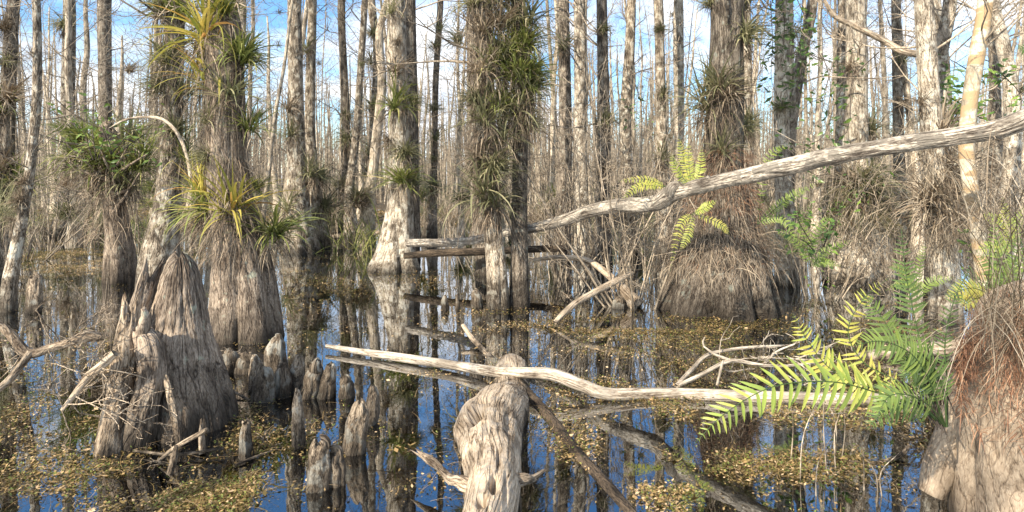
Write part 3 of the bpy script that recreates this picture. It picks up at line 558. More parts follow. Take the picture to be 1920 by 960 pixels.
def pole():
    P = []; R = []
    for x, y, z, w in [(612, 649, 0.05, 7), (680, 660, 0.045, 13), (760, 672, 0.045, 17), (850, 685, 0.05, 19), (930, 697, 0.08, 21), (990, 700, 0.13, 23), (1040, 703, 0.15, 24), (1090, 722, 0.10, 25), (1140, 738, 0.05, 24), (1230, 738, 0.03, 23), (1340, 741, 0.03, 25), (1480, 746, 0.03, 25), (1600, 748, 0.03, 24), (1720, 744, 0.03, 22)]:
        Y = (CAMH - z) * FPX / (y - HY); P.append(at(x, y, Y)); R.append(m_of(w / 2 * 0.88, Y))
    t = thing('fallen_pole', 'long thin bleached pole lying across the gnarled log on the water', 'log', P[5]); mb = MB()
    PP, RR = limb_mesh(mb, np.array(P), np.array(R), 200, 28, 0.12, 0.0025, seed=12); child(mb, 'trunk', M['drift_white'], t)
    for pts in ([(1268, 724, 4.72, 9), (1300, 690, 4.9, 8), (1330, 664, 5.0, 7), (1400, 652, 5.05, 6), (1470, 648, 5.1, 4)], [(1272, 722, 4.7, 9), (1320, 700, 4.75, 8), (1370, 676, 4.8, 8), (1430, 685, 4.85, 6), (1500, 684, 4.9, 5), (1560, 672, 4.9, 3)],
                [(1370, 676, 4.8, 6), (1340, 664, 4.8, 5), (1320, 650, 4.85, 3)], [(1430, 685, 4.85, 5), (1455, 660, 4.9, 4), (1490, 645, 4.9, 3)], [(1345, 722, 4.66, 6), (1352, 690, 4.66, 5), (1356, 676, 4.7, 3)], [(1320, 650, 4.9, 4), (1318, 640, 4.9, 3), (1322, 632, 4.9, 2)]):
        P, R = pxpts(pts); mb = MB(); tube(mb, spline(P, 16), np.interp(np.linspace(0, 1, 16), np.linspace(0, 1, len(R)), R), 7); child(mb, 'branch', M['drift_white'], t)
    g = rng(8)
    for k in range(16):
        mb = MB(); a = at(g.uniform(1330, 1560), g.uniform(650, 690), 4.95); branch(mb, a, norm(np.array([g.uniform(0.2, 1), g.normal() * 0.4, g.normal() * 0.3])), g.uniform(0.25, 0.6), 0.005, g, 0, 1, 0)
        child(mb, 'twig', M['drift_white'], t)
pole()

def hanging_trunk():
    pts = [(765, 456, 9.6, 15), (830, 455, 9.3, 16), (885, 451, 9.05, 15), (945, 437, 8.6, 14), (1000, 428, 8.2, 18), (1060, 412, 7.9, 21), (1110, 395, 7.6, 24), (1160, 385, 7.3, 25), (1225, 382, 7.0, 28), (1262, 362, 6.8, 33), (1300, 352, 6.6, 27), (1380, 334, 6.3, 30), (1480, 311, 6.0, 31), (1600, 285, 5.7, 32), (1720, 266, 5.4, 33), (1800, 255, 5.2, 33), (1880, 240, 5.0, 35), (1960, 205, 4.8, 36)]
    P, R = pxpts(pts); t = thing('leaning_trunk', 'long bare fallen trunk slanting across the view at chest height', 'fallen trunk', P[9]); mb = MB()
    PP, RR = limb_mesh(mb, P, R, 320, 40, 0.12, 0.004, seed=14, freq=3.2, dents=[(at(1420, 326, 6.1), (0.35, 0.2, 0.012), 0.02)]); child(mb, 'trunk', M['drift_grey'], t)
    for pts in ([(1255, 365, 6.75, 20), (1262, 352, 6.7, 22), (1275, 344, 6.68, 12)], [(1322, 345, 6.5, 12), (1330, 336, 6.45, 9), (1326, 331, 6.42, 5)]):
        P, R = pxpts(pts); mb = MB(); limb_mesh(mb, P, R, 16, 12, 0.2, 0.004, seed=15); child(mb, 'knot', M['drift_grey'], t)
    g = rng(61)
    for i in (40, 75, 130, 180, 235, 270, 295):
        mb = MB(); branch(mb, PP[i], norm(np.array([g.normal(), -0.3 + g.normal() * 0.3, g.normal()])), g.uniform(0.2, 0.6), 0.006, g, 0, 2, 0); child(mb, 'twig', M['twig'], t)
hanging_trunk()
limb('sunken_log', 'dark waterlogged log floating behind the twin-based cypress', 'log', [(758, 480, 10.6, 12), (820, 474, 10.5, 14), (890, 472, 10.4, 14), (980, 468, 10.4, 13), (1062, 465, 10.3, 12)], 'drift_dark', seed=21, nang=14)
limb('sunken_log', 'dark slanting log sinking into the water beside the gnarled log', 'log', [(985, 735, 4.72, 20), (1030, 785, 4.18, 22), (1080, 850, 3.65, 25), (1130, 905, 3.3, 27), (1190, 975, 2.93, 28)], 'drift_dark', seed=22, nang=18, nz=70)
limb('fallen_log', 'pale log lying on the far water near the twisted trunk', 'log', [(606, 446, 17.5, 7), (640, 441, 17.2, 8), (700, 438, 17, 8), (722, 432, 17, 7)], 'drift', seed=23, nz=24, nang=10)
limb('fallen_log', 'whitish log half hidden behind the big fern', 'log', [(1600, 672, 5.6, 16), (1680, 662, 5.6, 24), (1760, 655, 5.6, 26), (1860, 645, 5.6, 24), (1960, 640, 5.6, 20)], 'drift', seed=24, nang=20)
limb('broken_branch', 'forked broken branch reaching in over the water to the pointed stump', 'branch', [(-40, 585, 3.5, 10), (12, 620, 3.5, 12), (52, 662, 3.5, 15), (95, 652, 3.5, 14), (135, 640, 3.52, 15), (165, 630, 3.55, 22), (186, 632, 3.56, 14)], 'stump_pale', twigs=5, seed=25, jag=0.02, tl=0.4, tr=0.004)
limb('broken_branch', 'lower fork of dead branch dipping to the picture edge', 'branch', [(58, 660, 3.49, 12), (40, 684, 3.45, 11), (15, 715, 3.4, 11), (-30, 750, 3.35, 10)], 'stump_pale', seed=26)
limb('broken_branch', 'sunlit dead branch propped against the stump and dipping to the water', 'branch', [(216, 662, 3.56, 12), (188, 688, 3.55, 13), (166, 705, 3.55, 12), (140, 740, 3.55, 9), (116, 770, 3.5, 5)], 'drift', twigs=14, seed=27, tl=0.5, tr=0.0035)
limb('broken_branch', 'pale bent branch rising from the water before the bare thicket', 'branch', [(1040, 605, 6.9, 7), (1060, 585, 7.0, 10), (1085, 565, 7.1, 12), (1130, 540, 7.3, 11), (1185, 512, 7.6, 9)], 'drift', seed=28, twigs=3, tr=0.005)
limb('broken_branch', 'pale branch arching over the water behind the twin-based cypress', 'branch', [(1000, 488, 9, 7), (1050, 482, 8.8, 8), (1100, 488, 8.6, 10), (1140, 515, 8.2, 14), (1170, 545, 8.0, 22), (1195, 575, 7.9, 34)], 'drift', seed=29)
limb('broken_branch', 'thin pale stick poking out of the water by the gnarled log', 'branch', [(868, 610, 6.3, 6), (890, 640, 6.0, 9), (918, 668, 5.7, 9), (935, 680, 5.55, 5)], 'drift', seed=30)
limb('broken_branch', 'dark curved twig lying on the water by the knees', 'branch', [(770, 765, 4.35, 3), (800, 778, 4.3, 4), (830, 800, 4.2, 5), (842, 815, 4.15, 3)], 'drift_dark', seed=31, nang=8, ridge=0)
limb('broken_branch', 'curved bark-covered stick in the water before the fern stump', 'branch', [(1568, 858, 3.56, 4), (1600, 868, 3.5, 8), (1650, 868, 3.5, 9), (1690, 852, 3.55, 8), (1705, 835, 3.6, 5)], 'stump_pale', seed=32, nang=10, ridge=0.002)
limb('broken_branch', 'pale arching dead branch above the green shrub', 'branch', [(205, 240, 8, 2), (232, 226, 8, 3), (262, 220, 8, 4), (300, 222, 7.9, 5), (325, 240, 7.8, 5), (342, 268, 7.7, 5), (352, 300, 7.4, 5), (360, 345, 7.0, 5), (380, 390, 6.4, 5)], 'twig', seed=33, nang=10)
limb('long_branch', 'long slanting branch stretched between the leafy vine and dappled trunk', 'branch', [(1545, 0, 8.2, 6), (1565, 30, 8.2, 7), (1600, 48, 8.2, 9), (1650, 72, 8.2, 12), (1690, 95, 8.1, 12), (1722, 102, 8.1, 11)], 'drift', seed=34, twigs=8, tr=0.006)

for k_, (lab_, p_) in enumerate([('dead stick propped on the weed in front of the pointed stump', [(300, 862, 3.5, 6), (330, 838, 3.5, 8), (388, 806, 3.45, 9)]), ('short upright splinter in the weed before the stump', [(318, 890, 3.3, 12), (326, 860, 3.32, 14), (330, 835, 3.34, 6)]),
        ('thin stick lying flat between stump and cone knee', [(250, 845, 3.62, 5), (330, 852, 3.55, 6), (420, 840, 3.6, 5)]), ('pale curved stick between the stump and the knee cluster', [(412, 668, 5.3, 5), (450, 664, 5.4, 6), (480, 674, 5.3, 5), (500, 690, 5.2, 4)]),
        ('thin stick slanting out of the water beside the cone knee', [(440, 735, 4.6, 4), (470, 752, 4.5, 5), (490, 765, 4.45, 4)]), ('straight twig on the water in front of the cone knee', [(440, 872, 3.45, 4), (480, 856, 3.55, 5), (530, 838, 3.7, 4)])]):
    limb('dead_stick', lab_, 'stick', p_, 'stump_pale' if k_ != 3 else 'drift', seed=140 + k_, nz=24, nang=8, ridge=0, twigs=1, tl=0.2, tr=0.002)
# cypress knees: (px, top row, base row, width, lean px, label)
KNEES = [(497, 690, 757, 40, 4, 'rounded knee at the front of the tight cluster'), (516, 634, 705, 40, -4, 'tallest knee at the back of the tight cluster'), (484, 672, 735, 30, 6, 'slim knee on the outer side of the tight cluster'),
    (532, 690, 748, 44, 2, 'broad knee in the middle of the tight cluster'), (556, 672, 738, 32, -4, 'pointed knee behind the cluster middle'), (586, 684, 748, 44, -8, 'wide ragged knee at the cluster end'), (612, 688, 748, 38, -8, 'leaning knee closing the tight cluster'),
    (648, 712, 748, 38, 0, 'squat dark knee just past the tight cluster'), (694, 732, 798, 36, -6, 'rounded knee standing behind the tall leaning one'), (560, 736, 842, 24, 2, 'thin upright knee like a finger in open water'), (665, 762, 856, 44, -10, 'large leaning knee with rounded head in open water'),
    (596, 838, 925, 36, -4, 'flat-topped square knee nearest the viewer'), (630, 856, 915, 36, 4, 'low rough knee joined beside the flat-topped one'), (462, 796, 862, 30, 2, 'small cone knee beside the pointed stump'), (432, 664, 700, 40, 0, 'low dark knee at the foot of the shaggy cypress'),
    (462, 668, 702, 34, 0, 'second low dark knee at the shaggy cypress foot'), (895, 545, 578, 20, 3, 'far knee nearest the twin-based cypress'), (858, 552, 580, 10, 0, 'needle-thin far knee in the dark reflection'), (834, 556, 582, 16, 0, 'rounded far knee beside the needle-thin one'), (62, 520, 588, 27, -6, 'slanting broken knee beside the thin leaning trunk'),
    (1160, 560, 580, 24, 0, 'tiny pale knee under the bare thicket')]
def knees():
    for s, (px, ty, by, w, lean, lab) in enumerate(KNEES):
        b = gnd(px, by); b[:2] *= 1 + 0.9 * (w / 2 / FPX); Y = b[1]; h = (by - ty) / FPX * Y; r = m_of(w / 2, Y); lx = -m_of(lean, Y); g = rng(500 + s)
        u = np.array([-0.35, 0, 0.25, 0.5, 0.72, 0.88, 0.97, 1.0]); prof = np.array([1.15, 1.02, 0.95, 0.86, 0.72, 0.52, 0.3, 0.08])
        if 'flat' in lab or 'broken' in lab: prof = np.array([1.05, 1.0, 0.98, 0.95, 0.9, 0.85, 0.75, 0.3])
        P = np.stack([b[0] + lx * u ** 1 + g.normal(size=8) * r * 0.06, Y + u * 0 + g.normal(size=8) * r * 0.05, u * h], -1); mb = MB()
        limb_mesh(mb, P, r * prof, 56, 48, 0.16, 0.008, k=6, amp=0.16, seed=600 + s, freq=5.0, jag=0.025 if 'flat' in lab or 'ragged' in lab or 'broken' in lab else 0.012, flat=g.uniform(0.65, 0.9))
        o = mb.build('cypress_knee', M['knee']); o.location = (0, 0, 0)
        tag(o, 'cypress knee: ' + lab if False else lab, 'cypress knee', 'cypress knees')
knees()

def fern_stump():
    Y = 2.75; t = thing('fern_stump', 'massive smooth-flared stump under rust needles and ferns in the near corner', 'stump', at(1985, 900, Y) * np.array([1, 1, 0]))
    rows = [(1060, 400, 2022), (960, 355, 2012), (860, 325, 2000), (760, 290, 1978), (680, 235, 1962), (610, 190, 1948), (560, 145, 1944), (530, 60, 1942)]
    P = np.array([at(x, y, Y) for y, w, x in rows]); R = np.array([m_of(w / 2, Y) for y, w, x in rows]); mb = MB()
    limb_mesh(mb, P, R, 130, 120, 0.10, 0.004, k=5, amp=0.16, seed=41, freq=1.6); child(mb, 'butt', M['butt'], t)
    P, R = pxpts([(1746, 925, 3.0, 40), (1766, 870, 3.0, 50), (1796, 800, 3.0, 62), (1838, 720, 2.95, 80), (1880, 650, 2.9, 90)]); mb = MB()
    limb_mesh(mb, P, R, 70, 50, 0.14, 0.005, seed=42); child(mb, 'root', M['butt'], t)
    g = rng(43); K = 9000; mb = MB()           # rust needle thatch
    py = np.clip(g.normal(655, 60, K), 540, 790); px = 1940 + g.normal(0, 1, K) * (40 + (py - 540) * 0.38)
    px = np.maximum(px, 1790 + np.abs(py - 690) * 0.1); ok = px < 2080; px, py = px[ok], py[ok]; K = len(px)
    sx = (px - np.interp(py, [530, 560, 610, 680, 760, 860], [1940, 1942, 1945, 1955, 1968, 1980])) / np.interp(py, [530, 560, 610, 680, 760, 860], [50, 80, 105, 130, 165, 200])
    Yb = Y - m_of(np.interp(py, [530, 560, 610, 680, 760, 860], [50, 80, 105, 130, 165, 200]), Y) * np.sqrt(np.clip(1 - sx ** 2, 0, 1)) - 0.012 - 0.03 * g.random(K)
    base = np.stack([at(px[i], py[i], Y) for i in range(K)]); base[:, 1] = Yb
    blades(mb, base, g.uniform(0, 6.28, K), g.uniform(-1.2, 1.0, K), g.uniform(-0.4, 1.0, K), g.uniform(0.03, 0.13, K), np.full(K, 0.0017), g.random(K), 3)
    child(mb, 'needle_thatch', M['needle'], t)['kind'] = 'stuff'
    K = 420; mb = MB(); base = np.stack([at(x, y, Y - 0.12) for x, y in zip(g.uniform(1835, 1990, K), g.uniform(560, 660, K))])
    blades(mb, base, g.uniform(2.4, 5.4, K), g.uniform(-0.2, 1.45, K), g.uniform(0.2, 1.6, K), g.uniform(0.15, 0.8, K), np.full(K, 0.0014), g.random(K), 5); child(mb, 'dry_stems', M['straw'], t)['kind'] = 'stuff'
    K = 46; mb = MB(); base = np.stack([at(x, y, Y - 0.1) for x, y in zip(g.uniform(1850, 1990, K), g.uniform(540, 620, K))])
    blades(mb, base, g.uniform(2.2, 5.0, K), g.uniform(0.5, 1.3, K), g.uniform(0.1, 0.8, K), g.uniform(0.5, 1.15, K), np.full(K, 0.002), g.uniform(0, 0.4, K), 7); child(mb, 'dark_stems', M['air_tuft'], t)['kind'] = 'stuff'
fern_stump()

# ------------------------------------------------------------------ shaggy skirts of dead leaves on trunks
def skirt(key, parent, z0, z1, K, L, W, seed, mat='air_dead', tilt=(-1.5, -0.4), out=0.0, front=True, lo=0.0, hi=1.0, name='dead_leaf_skirt', arc=(0.95, 2.05), sway=0.6, jit=0.5):
    T = TREES[key]; g = rng(seed); z = g.uniform(z0, z1, K); i = np.clip(np.searchsorted(T['P'][:, 2], z), 0, len(T['P']) - 1)
    th = g.uniform(math.pi * arc[0], math.pi * arc[1], K) if front else g.uniform(0, 6.28, K)
    r = T['R'][i] * (1.0 + out * g.random(K)) + 0.01
    base = np.stack([T['P'][i, 0] + r * np.cos(th), T['P'][i, 1] + r * np.sin(th), z], -1)
    el = g.uniform(*tilt, K); bend = np.clip(el + 1.5, 0.05, 1.6) * g.uniform(0.6, 1.05, K); mb = MB()
    blades(mb, base, th + g.normal(size=K) * jit, el, bend, g.uniform(L * 0.4, L * 1.3, K), g.uniform(0.5, 1.3, K) * W, lo + (hi - lo) * g.random(K), 5, sway, g.normal(size=K) * 0.6)
    o = child(mb, name, M[mat], parent); o['kind'] = 'stuff'; return o
OBJ = {}
for o in COL.objects:
    if o.type == 'EMPTY': OBJ[o.get('label')] = o
def by(label_start): return next(o for l, o in OBJ.items() if l and l.startswith(label_start))
sh = by('thick shaggy cypress'); mo = by('dark cypress standing on a great'); sk = by('pale trunk wearing'); su = by('sunlit pale trunk dappled'); s2 = by('airplant-laden'); ll = by('cypress with two air plant')
skirt('shaggy', sh, 1.75, 3.2, 420, 0.26, 0.0036, 1, tilt=(-1.55, -1.0), out=0.05)
skirt('shaggy', sh, 1.35, 1.9, 260, 0.3, 0.0036, 21, tilt=(-1.4, -0.2), out=0.05, arc=(1.5, 2.05))
skirt('shaggy', sh, 0.85, 1.4, 200, 0.4, 0.0042, 2, tilt=(-1.2, 0.4), out=0.25, lo=0.2)
skirt('shaggy2', s2, 1.5, 4.6, 300, 0.26, 0.005, 3, tilt=(-1.5, -0.8), out=0.08)
skirt('mound', mo, 0.8, 1.9, 1500, 0.42, 0.0028, 4, tilt=(-1.3, 0.8), out=0.12, front=False, sway=1.4, jit=1.0)
skirt('mound', mo, 0.55, 1.1, 1500, 0.4, 0.0026, 5, tilt=(-1.3, 0.5), out=0.12, front=False, lo=0.3, sway=1.2, jit=0.9)
skirt('mound', mo, 1.25, 2.05, 1200, 0.14, 0.0024, 6, mat='needle', tilt=(-1.0, 0.8), out=0.3, name='needle_litter')
skirt('mound', mo, 0.6, 1.3, 350, 0.12, 0.0022, 16, mat='needle', tilt=(-1.0, 0.8), out=0.12, name='needle_litter')
skirt('skirtR', sk, 0.8, 1.75, 1300, 0.5, 0.0045, 7, mat='air_tuft', tilt=(-0.9, 0.7), out=0.15, front=False)
skirt('skirtR', sk, 0.9, 1.7, 300, 0.5, 0.005, 17, mat='air_grey', tilt=(-0.5, 1.0), out=0.15)
skirt('sunny', su, 1.1, 2.0, 420, 0.4, 0.004, 8, mat='straw', tilt=(-1.3, 0.5), out=0.4)
lr = by('smooth grey cypress leg')
skirt('legR', lr, 2.2, 3.6, 420, 0.34, 0.004, 10, tilt=(-1.5, 0.1), out=0.6)
skirt('legL', ll, 1.1, 3.6, 700, 0.3, 0.004, 9, tilt=(-1.5, -0.3), out=0.2)


# ------------------------------------------------------------------ air plants
def air_mesh(seed, nl, nd, live='air_green', Lr=0.5, W=0.0105, up=0.6, spread=2.1, dlen=0.42):
    g = rng(seed); mb = MB(); nl = int(nl * 1.25)
    az = g.uniform(-spread, spread, nl); el = g.uniform(-0.1, 1.5, nl) * (0.35 + 0.65 * up) + 0.15; bend = g.uniform(0.35, 1.75, nl)
    base = g.normal(size=(nl, 3)) * 0.03; L = g.uniform(0.55, 1.1, nl) * Lr
    blades(mb, base, az, el, bend, L, g.uniform(0.6, 1.2, nl) * W, np.clip(g.normal(0.45, 0.25, nl), 0, 1), 7, 0.25, g.normal(size=nl) * 0.3)
    a = mb.mesh('leaves', M[live]); b = None
    if nd:
        nd = int(nd * 0.6); mb = MB(); az = g.uniform(-spread, spread, nd); el = g.uniform(-1.3, 0.35, nd); bend = np.clip(el + 1.5, 0.05, 2) * g.uniform(0.8, 1.0, nd)
        base = g.normal(size=(nd, 3)) * np.array([0.04, 0.06, 0.05]) + np.array([0, 0, -0.05])
        blades(mb, base, az, el, bend, g.uniform(0.4, 1.2, nd) * dlen, g.uniform(0.5, 1.0, nd) * 0.006, g.random(nd), 6, 0.35, g.normal(size=nd) * 0.5)
        b = mb.mesh('dead_leaves', M['air_dead'])
    return a, b
AIR = {'green': [air_mesh(1, 95, 90), air_mesh(2, 60, 120, 'air_green', 0.6, 0.012, 1.0), air_mesh(3, 130, 60, 'air_green', 0.42, 0.009, 0.6), air_mesh(21, 45, 50, 'air_green', 0.65, 0.013, 0.8)],
       'yellow': [air_mesh(4, 75, 90, 'air_yellow', 0.56, 0.011, 0.95), air_mesh(5, 50, 120, 'air_yellow', 0.62, 0.0125, 0.8), air_mesh(22, 40, 60, 'air_yellow', 0.6, 0.012, 1.0)],
       'grey': [air_mesh(6, 100, 110, 'air_grey', 0.5, 0.0092), air_mesh(7, 60, 140, 'air_grey', 0.6, 0.011, 0.9), air_mesh(8, 140, 60, 'air_grey', 0.4, 0.008, 0.4), air_mesh(23, 45, 90, 'air_grey', 0.66, 0.012, 0.7)],
       'straw': [air_mesh(9, 110, 100, 'straw', 0.5, 0.009), air_mesh(10, 60, 60, 'straw', 0.6, 0.010, 0.9), air_mesh(24, 80, 120, 'straw', 0.45, 0.007, 0.3)]}
TUFT = [air_mesh(s, 46, 0, 'air_tuft', 0.32, 0.007, 0.8, 3.14)[0] for s in (11, 12, 13, 14)] + [air_mesh(15, 50, 0, 'air_grey', 0.36, 0.007, 0.9, 3.14)[0]]
HUE = {'green': 'green', 'yellow': 'yellow green', 'grey': 'olive', 'straw': 'straw'}
def air_plant(px, py, size, kind, key, label, Y=None):
    if key:
        T = TREES[key]; Y = T['Y']; z = at(px, py, Y)[2]; i = int(np.argmin(np.abs(T['P'][:, 2] - z))); c = T['P'][i]; r = T['R'][i]
        o = float(np.clip((at(px, py, c[1])[0] - c[0]) / r, -1.6 if key != 'snag' else -5, 1.6 if key != 'snag' else 5)); q = max(-1, min(1, o)); n = np.array([q, -math.sqrt(max(0, 1 - q * q)), 0])
        pos = c + n * r * max(1, abs(o)) * 0.95; pos[2] = z; rot = math.atan2(n[1] - 0.25, n[0])
    else: pos = at(px, py, Y); rot = -math.pi / 2
    g = rng(int(px * 7 + py)); a, b = AIR[kind][int(g.integers(len(AIR[kind])))]
    t = thing('air_plant', label, 'air plant', pos, 'air plants on the near trunks'); t.rotation_euler = (0, 0, rot + g.normal() * 0.2); s = size / 0.5 * 1.3; t.scale = (s, s, s * g.uniform(0.9, 1.1))
    link('leaves', a, t); link('dead_leaves', b, t); return t
ORD = ['topmost', 'second', 'third', 'fourth', 'fifth', 'sixth', 'seventh', 'eighth', 'ninth', 'tenth', 'eleventh', 'twelfth', 'thirteenth', 'fourteenth', 'fifteenth', 'sixteenth', 'seventeenth']
def air_on(key, lst):
    lst = sorted(lst, key=lambda a: a[1])
    for k, (px, py, s, kind) in enumerate(lst):
        o = ORD[k] if k == 0 else ORD[k] + ' from top'
        if len(lst) == 1: lab = f'{HUE[kind]} air plant alone on the {TREES[key]["short"]}'
        else: lab = f'{HUE[kind]} air plant, {o} on the {TREES[key]["short"]}'
        air_plant(px, py, s, kind, key, lab)
air_on('shaggy', [(430, 30, 0.34, 'green'), (440, 185, 0.36, 'grey'), (400, 300, 0.28, 'grey'), (392, 78, 0.52, 'yellow'), (455, 112, 0.46, 'green'), (385, 160, 0.5, 'yellow'), (472, 245, 0.3, 'green'), (374, 368, 0.38, 'yellow'), (352, 400, 0.38, 'green'), (452, 398, 0.46, 'yellow'), (522, 440, 0.46, 'green'), (402, 235, 0.22, 'grey')])
air_on('shaggy2', [(312, 20, 0.55, 'grey'), (340, 30, 0.5, 'green'), (322, 118, 0.45, 'grey'), (308, 165, 0.5, 'grey'), (346, 180, 0.42, 'grey'), (334, 250, 0.4, 'grey'), (345, 300, 0.42, 'green')])
air_on('sapling', [(50, 345, 0.16, 'straw'), (44, 380, 0.2, 'straw'), (26, 415, 0.2, 'straw'), (64, 105, 0.14, 'straw')])
air_on('edgeL', [(22, 190, 0.5, 'straw'), (8, 215, 0.45, 'green'), (14, 320, 0.46, 'straw'), (30, 345, 0.4, 'green'), (10, 375, 0.5, 'grey'), (18, 60, 0.3, 'straw'), (18, 120, 0.3, 'grey')])
air_on('tuftdark', [(126, 52, 0.6, 'grey'), (120, 240, 0.45, 'grey')])
air_on('pairA', [(545, 208, 0.5, 'straw'), (552, 255, 0.4, 'grey'), (588, 330, 0.5, 'grey'), (544, 395, 0.5, 'grey')])
air_on('pairB', [(578, 100, 0.4, 'grey'), (600, 335, 0.55, 'grey'), (608, 390, 0.55, 'grey')])
air_on('clumpB', [(650, 222, 0.4, 'grey'), (652, 268, 0.6, 'grey'), (640, 350, 0.5, 'grey')])
air_on('clumpC', [(700, 65, 0.4, 'grey'), (694, 120, 0.4, 'grey'), (700, 205, 0.45, 'grey'), (692, 290, 0.4, 'grey'), (696, 330, 0.5, 'grey')])
air_on('centre', [(735, 30, 0.3, 'grey'), (730, 265, 0.36, 'straw'), (748, 82, 0.2, 'straw'), (744, 140, 0.42, 'straw'), (744, 205, 0.5, 'green'), (776, 192, 0.35, 'grey'), (762, 290, 0.5, 'grey'), (756, 340, 0.56, 'green'), (775, 348, 0.4, 'grey')])
air_on('tufted', [(824, 60, 0.35, 'grey'), (816, 90, 0.35, 'grey'), (816, 206, 0.45, 'grey'), (816, 265, 0.45, 'grey'), (814, 300, 0.3, 'grey'), (812, 350, 0.6, 'grey')])
air_on('legL', [(890, 15, 0.4, 'grey'), (945, 100, 0.46, 'grey'), (928, 120, 0.4, 'green'), (892, 190, 0.38, 'grey'), (940, 270, 0.4, 'grey'), (898, 300, 0.36, 'straw'), (925, 8, 0.42, 'grey'), (942, 55, 0.42, 'straw'), (905, 70, 0.36, 'straw'), (900, 145, 0.4, 'straw'), (940, 140, 0.45, 'grey'), (910, 235, 0.46, 'grey'), (935, 200, 0.4, 'green'), (924, 318, 0.5, 'grey'), (902, 365, 0.52, 'grey'), (925, 385, 0.45, 'grey')])
air_on('legR', [(960, 45, 0.44, 'grey'), (995, 45, 0.4, 'grey'), (962, 110, 0.46, 'green'), (1000, 165, 0.42, 'green'), (965, 215, 0.42, 'grey'), (990, 235, 0.36, 'grey'), (962, 2, 0.42, 'grey'), (985, 90, 0.46, 'green'), (992, 140, 0.46, 'green'), (968, 155, 0.5, 'green'), (985, 190, 0.4, 'grey')])
air_on('darkR', [(1056, 95, 0.42, 'grey')])
air_on('mound', [(1330, 8, 0.25, 'grey'), (1392, 75, 0.46, 'grey'), (1395, 10, 0.3, 'grey'), (1338, 170, 0.42, 'grey'), (1325, 205, 0.5, 'grey'), (1350, 190, 0.42, 'straw'), (1395, 245, 0.32, 'grey'), (1345, 290, 0.3, 'grey')])
air_on('skirtR', [(1585, 345, 0.5, 'straw'), (1630, 345, 0.5, 'grey'), (1608, 360, 0.5, 'grey'), (1634, 250, 0.35, 'grey'), (1590, 130, 0.3, 'straw')])
air_on('sunny', [(1726, 195, 0.2, 'straw'), (1762, 255, 0.42, 'straw'), (1742, 385, 0.5, 'straw'), (1790, 375, 0.46, 'straw'), (1775, 330, 0.46, 'straw'), (1768, 420, 0.46, 'straw')])
air_on('midR', [(1684, 120, 0.35, 'grey'), (1682, 200, 0.35, 'straw')])
air_on('greyR', [(1240, 180, 0.35, 'grey'), (1236, 60, 0.3, 'grey'), (1242, 300, 0.4, 'grey')])
air_on('thicketA', [(1130, 60, 0.3, 'grey'), (1132, 230, 0.4, 'grey'), (1130, 320, 0.4, 'straw')])
air_on('vineA', [(1460, 205, 0.3, 'grey'), (1480, 70, 0.3, 'grey')])
air_on('behindmound', [(1398, 235, 0.4, 'grey')])
# leafy snag on the far side of the pointed stump
tree('snag', 'broken snag smothered in a thicket of green air plants', 9.8, [(225, 488, 60), (222, 440, 50), (215, 380, 44), (210, 320, 40), (208, 262, 36)], mat='stump', seed=44, ztop=2.6, nb=6, zmin=1.0, nz=50, nang=36, short='smothered snag')
air_on('snag', [(150, 262, 0.5, 'green'), (190, 278, 0.55, 'green'), (240, 268, 0.5, 'grey'), (175, 318, 0.55, 'green'), (215, 310, 0.55, 'green'), (262, 318, 0.5, 'green'), (240, 352, 0.5, 'grey'), (185, 350, 0.4, 'grey'), (205, 335, 0.5, 'straw'), (132, 296, 0.45, 'green'), (276, 286, 0.45, 'green')])
def snag_arms():
    sn = next(o for o in COL.objects if o.get('label', '').startswith('broken snag')); g = rng(4)
    for px, py in ((150, 268), (190, 284), (240, 274), (175, 324), (262, 324), (240, 358), (130, 300), (275, 290)):
        mb = MB(); a = at(212, min(py + 40, 400), 9.8); e = at(px, py, 9.6); tube(mb, spline([a, (a + e) / 2 + g.normal(size=3) * 0.06, e], 10), np.linspace(0.03, 0.012, 10), 7); child(mb, 'limb', M['stump'], sn)
snag_arms()
sn = next(o for o in COL.objects if o.get('label', '').startswith('broken snag')); skirt('snag', sn, 0.7, 1.9, 380, 0.4, 0.005, 12, tilt=(-1.4, 0.5), out=1.2)
# low plants round the trunk feet beyond the water, and tufts on the far trunks
def far_air():
    g = rng(91); n = 0; near = sorted(FAR, key=lambda p: p[1])
    for (x, y) in near[:190]:
        for k in range(int(g.integers(1, 4))):
            if n >= 180: return
            low = g.random() < 0.45; z = g.uniform(0.3, 1.5) if low else g.uniform(1.2, min(7.5, 1.6 + 0.3 * y))
            big = low or g.random() < 0.25
            me = AIR[('grey', 'green', 'straw', 'grey')[int(g.integers(4))]][0][0] if big else TUFT[int(g.integers(len(TUFT)))]
            o = link('air_plant', me, None, (x + g.normal() * 0.05, y - 0.15, z)); s = g.uniform(1.0, 1.9) if big else g.uniform(0.7, 1.3); o.scale = (s, s, s); o.rotation_euler = (0, 0, -1.57 + g.normal() * 0.6)
            tag(o, 'air plant clinging to a slender trunk beyond the water', 'air plant', 'air plants on the stand beyond the water'); n += 1
far_air()

